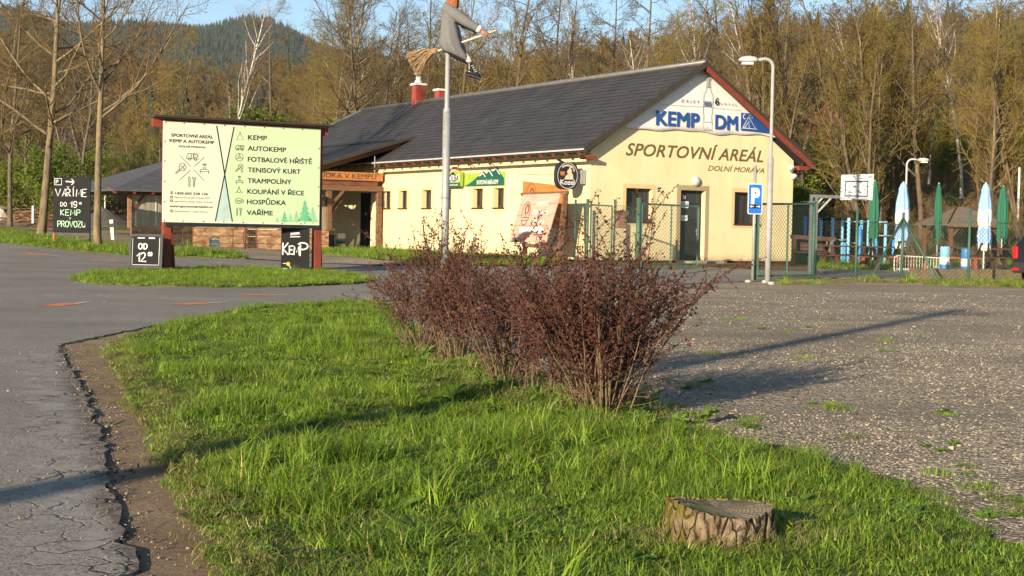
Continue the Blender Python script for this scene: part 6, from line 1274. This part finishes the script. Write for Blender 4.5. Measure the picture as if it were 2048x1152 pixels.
# tall tuft by the left shadow
def area(name,poly,dens,sc,label,mix=(.5,.35,.02,.08,.05),off=.05,seed=1):
    g=np.random.default_rng(seed); P=pts_in(poly,dens,g); n=len(P); eb=edge_dist(P,poly+[poly[0]]); idx=g.choice([0,5,7,8,11],n,p=mix); idx=idx+np.where(idx<7,g.integers(0,2,n),0); s=sc*g.uniform(.8,1.2,n)
    scatter(name,np.stack([P[:,0],P[:,1],terr(P[:,0],P[:,1])+off],1),np.stack([g.normal(0,.1,n),g.normal(0,.1,n),g.uniform(0,6.28,n)],1),np.stack([s,s,s*g.uniform(.7,1.1,n)],1),idx,CL,label)
area('island_grass',ISLE,60,1.0,'grass island under the billboard',seed=2); area('far_verge_grass',[p for p in VERGE if p.x>-45],14,2.0,'grass verge under the roadside trees',seed=3); area('wall_strip_grass',STRIP,22,1.7,'strip of grass along the yellow wall',off=.03,seed=4)
area('garden_grass',PX((1640,540),(1790,541),(1800,535),(1640,532)),14,1.8,'mown grass strip behind the fence',off=.03,seed=5)
GF=PX((1560,566),(1740,560),(1900,568),(2048,566),(2048,578),(1900,574),(1740,566),(1560,571)); area('fence_foot_grass',GF,10,1.5,'dry grass along the fence foot',mix=(.15,.1,.05,.65,.05),off=.02,seed=6)
GG=on(9,52); area('lit_lawn',[Vector((9,53,0)),Vector((30,56,0)),Vector((32,62,0)),Vector((10,62,0))],5,2.4,'lawn behind the picnic tables',off=.02,seed=8)
# tufts growing in the gravel and at its edge
g=np.random.default_rng(5); C=[]
for u,v,k,r_ in((1395,775,26,.14),(1655,815,22,.12),(1520,850,6,.08),(1795,705,10,.12),(1900,945,10,.1),(1470,712,8,.12),(1530,660,10,.25),(1620,655,8,.2),(1760,685,6,.1),(2030,1010,60,.22),(1900,830,10,.1),(1840,895,12,.12),(1330,838,60,.25),(1390,850,50,.2),(1275,860,40,.2),(1960,1010,30,.15),(1700,880,5,.07),(1580,720,5,.1),(1450,640,6,.2)):
    p=G(u,v); C+=[(p.x+g.normal(0,r_),p.y+g.normal(0,r_*1.2)) for _ in range(k//4+1)]
C=np.array(C); n=len(C); s=g.uniform(.4,.8,n); scatter('gravel_tufts',np.stack([C[:,0],C[:,1],np.full(n,.012)],1),np.stack([g.normal(0,.1,n),g.normal(0,.1,n),g.uniform(0,6.28,n)],1),np.stack([s,s,s*.8],1),g.choice([0,1,4,8,11,12],n),CL,'scattered grass tufts growing through the gravel')
# undergrowth below the shrubs, dry leaves and stalks on the soil
g=np.random.default_rng(6); SHR=[G(*q) for q in((845,716),(915,737),(1012,776),(1062,806),(1203,848))]
C=[]
for p in SHR+[G(960,750),G(1130,825),G(1090,800)]: C+=[(p.x+g.normal(0,.28),p.y+g.normal(0,.3)) for _ in range(34)]
C=np.array(C); n=len(C); s=g.uniform(.6,1.3,n); scatter('shrub_undergrowth',np.stack([C[:,0],C[:,1],np.full(n,.06)],1),np.stack([g.normal(0,.3,n),g.normal(0,.3,n),g.uniform(0,6.28,n)],1),np.stack([s,s,s],1),g.choice([8,9,9,10,11,12],n),CL,'weeds and dry grass at the feet of the red shrubs')
def stalk_mesh(seed):
    g=random.Random(seed); m=MB(); a=[Vector((0,0,.004))]; d=Vector((1,0,0))
    for i in range(5): d=(d+Vector((0,g.gauss(0,.35),g.gauss(0,.12)))).normalized(); a.append(a[-1]+d*.03); a[-1].z=abs(a[-1].z)+.003
    m.tube(a,[.0022]*6,4,False); me=bpy.data.meshes.new('stalk'); me.from_pydata(m.v,[],m.f); me.materials.append(m_gy); return me
m_dl=M('dead_leaf',(.30,.20,.11),(.2,.12,.06),5,.9,fine=False); lm=bpy.data.meshes.new('dead_leaf'); lm.from_pydata([(-.02,0,.003),(0,.009,.008),(.022,0,.004),(0,-.009,.006)],[],[(0,1,2,3)]); lm.materials.append(m_dl)
SM=[stalk_mesh(i) for i in range(5)]
g=np.random.default_rng(8); P=pts_in(dirt[2:-2],30,g,4,25); n=len(P); s=g.uniform(.3,.95,n); scatter('dirt_litter',np.stack([P[:,0],P[:,1],np.full(n,.008)],1),np.stack([g.normal(0,.2,n),g.normal(0,.2,n),g.uniform(0,6.28,n)],1),np.stack([s,s,s],1),g.integers(0,6,n),SM+[lm],'dry stalks and dead leaves lying on the bare soil')
# gravel stones
def peb(seed):
    bm=bmesh.new(); bmesh.ops.create_icosphere(bm,subdivisions=1,radius=1); r0=random.Random(seed)
    for v_ in bm.verts: v_.co*=r0.uniform(.65,1.25); v_.co.z*=.6
    me=bpy.data.meshes.new('pebble'); bm.to_mesh(me); bm.free(); return me
def mat_peb(name,a,b): x=N(name); oi=x.n('ObjectInfo'); x.col(x.mix(oi.outputs['Random'],a,b)); return x.set(.85,.25)
mp=[mat_peb('light_pebble',(.36,.295,.21),(.26,.208,.148)),mat_peb('dark_pebble',(.14,.122,.10),(.085,.076,.062)),mat_peb('pale_pebble',(.36,.315,.255),(.29,.25,.20))]
PB=[]
for i in range(9): q=peb(i); q.materials.append(mp[[0,0,1,0,1,0,2,1,0][i]]); PB.append(q)
g=np.random.default_rng(9); P=np.concatenate([pts_in(gravel,1300,g,4.5,9.5),pts_in(gravel,500,g,9.5,16),pts_in(gravel,90,g,16,30)]); fr=(np.abs(P[:,0])<P[:,1]*.36+1.2)&(g.random(len(P))<np.clip(vn(P[:,0],P[:,1]*.5,1.9)*1.5-.05,.25,1)); P=P[fr]; n=len(P); s=np.clip(g.lognormal(-5.35,.42,n),.0025,.022)*np.where(P[:,1]>16,1.5,np.where(P[:,1]>9.5,1.2,1))
scatter('gravel_stones',np.stack([P[:,0],P[:,1],.012+s*.25],1),np.stack([g.normal(0,.3,n),g.normal(0,.3,n),g.uniform(0,6.28,n)],1),np.stack([s,s,s],1),g.integers(0,9,n),PB,'loose crushed stone covering the parking lot')
P=np.concatenate([pts_in([G(0,1152),G(0,700),G(110,700),G(230,1000),G(262,1152)],60,g,4.5,14),pts_in([Vector((-9,20,0)),Vector((8,24,0)),Vector((8,40,0)),Vector((-14,40,0))],2.5,g),pts_in(dirt[2:-2],120,g,4,25)]); n=len(P); s=np.clip(g.lognormal(-5.7,.4,n),.0015,.01)*np.where(P[:,1]>16,1.8,1)
scatter('road_grit',np.stack([P[:,0],P[:,1],np.where(inside(P,road),.021,.008)+s*.2],1),np.stack([g.normal(0,.3,n),g.normal(0,.3,n),g.uniform(0,6.28,n)],1),np.stack([s,s,s],1),g.integers(0,9,n),PB,'loose grit on the asphalt and soil')
E0=[(p.x,p.y) for p in road[3:12]]; C=[]
for a,b in zip(E0,E0[1:]):
    L_=math.hypot(b[0]-a[0],b[1]-a[1])
    for i in range(int(L_*150)): t_=g.random(); C.append((a[0]+(b[0]-a[0])*t_+g.normal(.03,.06),a[1]+(b[1]-a[1])*t_+g.normal(0,.04)))
C=np.array(C); n=len(C); s=np.clip(g.lognormal(-5.5,.5,n),.002,.014)
scatter('crumbled_asphalt',np.stack([C[:,0],C[:,1],np.where(inside(C,road),.022,.008)+s*.2],1),np.stack([g.normal(0,.4,n),g.normal(0,.4,n),g.uniform(0,6.28,n)],1),np.stack([s,s*g.uniform(.6,1.2,n),s],1),g.choice([2,4,7,2,4,0],n),PB,'crumbled asphalt bits along the broken road edge')
# ================================================================ red barberry shrubs
m_bst=M('tan_shrub_stem',(.22,.155,.09),(.12,.08,.048),14,.9); m_brd=M('brown_shrub_twig',(.13,.06,.04),(.085,.04,.028),8,.8)
def mat_barb():
    x=N('purple_barberry_leaf'); p=x.pos(); a=x.mix(x.ramp(x.noise(p,14,3),[(.35,0),(.65,1)]),(.070,.021,.018),(.115,.036,.026)); a=x.mix(x.ramp(x.noise(p,41,2),[(.58,0),(.66,.8)]),a,(.17,.125,.05)); a=x.mix(x.ramp(x.noise(p,5,3),[(.5,0),(.62,.5)]),a,(.12,.075,.035)); x.col(a)
    t=x.n('BsdfTranslucent'); x.l(a,t.inputs[0]); ms=x.n('MixShader'); ms.inputs[0].default_value=.25; x.l(x.b.outputs[0],ms.inputs[1]); x.l(t.outputs[0],ms.inputs[2]); x.l(ms.outputs[0],x.o.inputs[0]); return x.set(.55,.3)
m_barb=mat_barb()
def barberry(base,seed,H_,W_,nst,label,arch=8,tilt=(0,0)):
    r=random.Random(seed); g=np.random.default_rng(seed); st=[];tw=[];LP=[]
    def run(p,d,L,n,jit,trop,r0,r1,store,lf0):
        pts=[p]
        for i in range(n): d=d+perp(d,r)*abs(r.gauss(0,jit))+np.array([0,0,trop*(i/n)]); d/=np.linalg.norm(d); p=p+d*(L/n); pts.append(p)
        store.append((pts,[r0+(r1-r0)*i/n for i in range(n+1)]))
        m_=int(L/.0165)
        for k in range(m_):
            t=(k+r.random())/m_
            if t<lf0: continue
            f=t*n; i=min(int(f),n-1); LP.append(pts[i]+(pts[i+1]-pts[i])*(f-i))
        return pts,d
    for i in range(nst):
        a=r.uniform(0,6.283); o=r.random()**.6; le=.12+.62*o; b=np.array([math.cos(a)*.13*r.random(),math.sin(a)*.11*r.random(),-.02]); d=np.array([math.cos(a+r.gauss(0,.5))*le*W_+tilt[0],math.sin(a)*le*W_*.8+tilt[1],1.]); d/=np.linalg.norm(d); isar=i<arch
        L=H_*(r.uniform(.75,1.05) if not isar else r.uniform(1.25,1.5)); pts,_=run(b,d,L*.55,6,.10,.02,r.uniform(.0035,.0085),.0035,st,.85 if not isar else .9)
        d2=pts[-1]-pts[-2]; d2/=np.linalg.norm(d2); p2,_=run(pts[-1],d2,L*.55,7,.10,-.22 if isar else -.02,.005,.0018,tw,0)
        for q in range(3):
            p=pts[r.randint(1,4)]; dd=d*.5+perp(d,r)*.9+np.array([0,0,.15]); dd/=np.linalg.norm(dd); run(p,dd,H_*r.uniform(.1,.3),4,.25,.06,.0026,.001,st if r.random()<.5 else tw,.6 if r.random()<.4 else 2)
        allp=pts[4:]+p2[:-1]+p2[:-1]
        for q in range(r.randint(7,11) if not isar else 3):
            p=allp[r.randrange(len(allp))]; dd=d2*.55+perp(d2,r)*.8+np.array([0,0,.25]); dd/=np.linalg.norm(dd); t_,_=run(p,dd,H_*r.uniform(.18,.42),4,.18,.05,.0032,.0014,tw,.1)
            if r.random()<.6: p=t_[2]; dd=dd*.6+perp(dd,r)*.8; dd/=np.linalg.norm(dd); run(p,dd,H_*r.uniform(.1,.22),3,.2,.03,.0022,.0012,tw,.1)
    root=thing('barberry_shrub',label,'shrub',base,0,'red barberry shrubs in a row')
    v,q=tubes(st,5); link('stems',np_mesh('barberry_stems',v,None,q),m_bst,root,True); v,q=tubes(tw,3); link('twigs',np_mesh('barberry_twigs',v,None,q),m_brd,root)
    v,q=leaves([(p,0) for p in LP],seed,1,.0115,.008); link('leaves',np_mesh('barberry_leaves',v,None,q),m_barb,root)
    return root
barberry(SHR[0],1,.86,.75,42,'leftmost red-brown barberry shrub of the row',18); barberry(SHR[1],2,.85,.5,32,'second barberry shrub from the left, bare tan stems',12); barberry(SHR[2],3,.84,.66,46,'middle barberry shrub with thick clustered stems',16); barberry(SHR[3],4,.75,.5,12,'small sparse barberry between the two largest shrubs',4); barberry(SHR[4],5,.93,.76,84,'largest barberry shrub nearest the stump',20,(-.03,0))
# ================================================================ tree stump
S=STUMP.y/2900; SP=STUMP+Vector((-.04,-.22,0)); t=thing('tree_stump','weathered cut tree stump with cracked bark in the foreground grass','tree stump',SP)
Rr,Hs=.20,.20; n=96; rows=22; v=[];f=[]; r0=random.Random(3)
def bark(a,z):
    crk=min(abs(math.sin(a*11+1.2*math.sin(z*22)+.8*math.sin(a*3))),1)
    return -.017*(1-crk)**3-.006*abs(math.sin(z*60+a*9+2*math.sin(a*7)))*(.5+.5*math.sin(a*5))+.010*math.sin(a*3+.5)+.007*math.sin(a*5+1)
for i in range(rows+1):
    k=i/rows; z=-.06+(Hs+.06)*k
    for j in range(n):
        a=2*math.pi*j/n; rad=Rr*(1.12-.14*k)+bark(a,z)*1.1+.05*max(0,1-k*4)**2*(1+math.sin(a*4+1))*.5; v.append((rad*math.cos(a),rad*math.sin(a),z+ (k*.012*math.sin(a*2+1)+k*r0.gauss(0,.002)) - k*.035*math.cos(a-.1)*.4))
f=[(i*n+j,i*n+(j+1)%n,(i+1)*n+(j+1)%n,(i+1)*n+j) for i in range(rows) for j in range(n)]
def mat_stbark():
    x=N('cracked_bark'); p=x.obj(); a=x.mix(x.ramp(x.noise(x.obj((1,1,.5)),14,8,.7),[(.35,0),(.62,1)]),(.14,.09,.052),(.45,.335,.20)); cr=x.vor(x.obj((1,1,.4)),22,'DISTANCE_TO_EDGE'); a=x.mix(x.ramp(cr,[(0,.9),(.02,.5),(.05,0)]),a,(.05,.034,.022))
    a=x.mix(x.ramp(x.noise(x.obj(),60,5,.7),[(.55,0),(.7,.6)]),a,(.50,.39,.25)); a=x.mix(x.ramp(x.noise(x.obj((1,1,.6)),34,7,.75),[(.5,0),(.62,.85)]),a,(.075,.048,.03))
    sx=x.n('SeparateXYZ'); x.l(p,sx.inputs[0]); ms=x.math('MULTIPLY',x.ramp(x.math('MULTIPLY',sx.outputs[0],-4.),[(.35,0),(.62,1)]),x.ramp(x.noise(p,16,4),[(.38,0),(.52,1)])); a=x.mix(ms,a,(.19,.16,.02))
    x.col(a); x.bump(x.math('ADD',x.noise(p,70,8,.75),x.math('MULTIPLY',x.ramp(cr,[(0,0),(.12,1)]),1.5)),1.,.02); return x.set(.92,.12)
MB().add(v,f).build('bark',mat_stbark(),t,True)
top=v[-n:]; tv=[(0,0,Hs-.012)]; tf=[]; 
for k in(.33,.66,1.0):
    for q in top: tv.append((q[0]*k*.985,q[1]*k*.985,(q[2]*k+(Hs-.012)*(1-k))-.006+r0.gauss(0,.0012)))
for j in range(n): tf.append((0,1+j,1+(j+1)%n))
for i in range(2): tf+=[(1+i*n+j,1+(i+1)*n+j,1+(i+1)*n+(j+1)%n,1+i*n+(j+1)%n) for j in range(n)]
def mat_sttop():
    x=N('grey_cut_wood'); w_=x.n('TexWave',wave_type='RINGS',rings_direction='Z'); w_.inputs['Scale'].default_value=22; w_.inputs['Distortion'].default_value=2.5; w_.inputs['Detail'].default_value=3; x.l(x.obj(),w_.inputs[0]); a=x.mix(w_.outputs[1],(.20,.155,.10),(.32,.25,.165)); a=x.mix(x.ramp(x.noise(x.obj(),9,6),[(.45,0),(.6,1)]),a,(.13,.14,.06)); x.col(a); x.bump(x.noise(x.obj(),50,5),.5,.01); return x.set(1.,.0)
MB().add(tv,tf).build('cut_top',mat_sttop(),t,True)
g=np.random.default_rng(13); C=[]
for i in range(80): a=g.uniform(-3.3,1.0); C.append((SP.x+(.24+abs(g.normal(0,.05)))*math.cos(a)+(.16 if -1.2<a<.7 and g.random()<.5 else 0),SP.y+(.24+abs(g.normal(0,.04)))*math.sin(a)))
C=np.array(C); n=len(C); s=g.uniform(.45,.8,n); scatter('stump_straw',np.stack([C[:,0],C[:,1],np.full(n,.06)],1),np.stack([g.normal(0,.35,n),g.normal(0,.35,n),g.uniform(0,6.28,n)],1),np.stack([s,s,s],1),g.choice([8,9,9,0,12],n),CL,'dry straw and grass round the stump')
# tall tuft of long grass in the left foreground
p=G(640,960); C=np.array([(p.x+g.normal(0,.16),p.y+g.normal(0,.12)) for _ in range(16)]); n=len(C); s=g.uniform(.6,1.0,n); scatter('long_grass_tuft',np.stack([C[:,0],C[:,1],np.full(n,.1)],1),np.stack([g.normal(0,.25,n),g.normal(0,.25,n),g.uniform(0,6.28,n)],1),np.stack([s,s,s],1),np.full(n,7),CL,'tuft of long arching grass blades left of centre')
# utility pole behind the viewpoint: its shade crosses the road and the grass
t=thing('utility_pole','wooden utility pole beside the road behind the viewpoint','pole',(-8.3,-5.2,0)); MB().tube([(0,0,-.3),(0,0,8.)],[.16,.12],12).build('pole',m_bark2,t,True); MB().beam((-.8,0,7.6),(.8,0,7.6),.1,.12).build('cross_arm',m_bark2,t)
# ================================================================ air
m=bpy.data.materials.new('haze_air'); m.use_nodes=True; m.node_tree.nodes.clear(); vo=m.node_tree.nodes.new('ShaderNodeVolumePrincipled'); oo=m.node_tree.nodes.new('ShaderNodeOutputMaterial'); m.node_tree.links.new(vo.outputs[0],oo.inputs['Volume'])
vo.inputs['Color'].default_value=(.80,.88,1,1); vo.inputs['Density'].default_value=.000042
tag(MB().b2((-4500,-200,-3),(4500,5200,560)).build('haze',m),'thin pale haze of the valley air',kind='stuff')
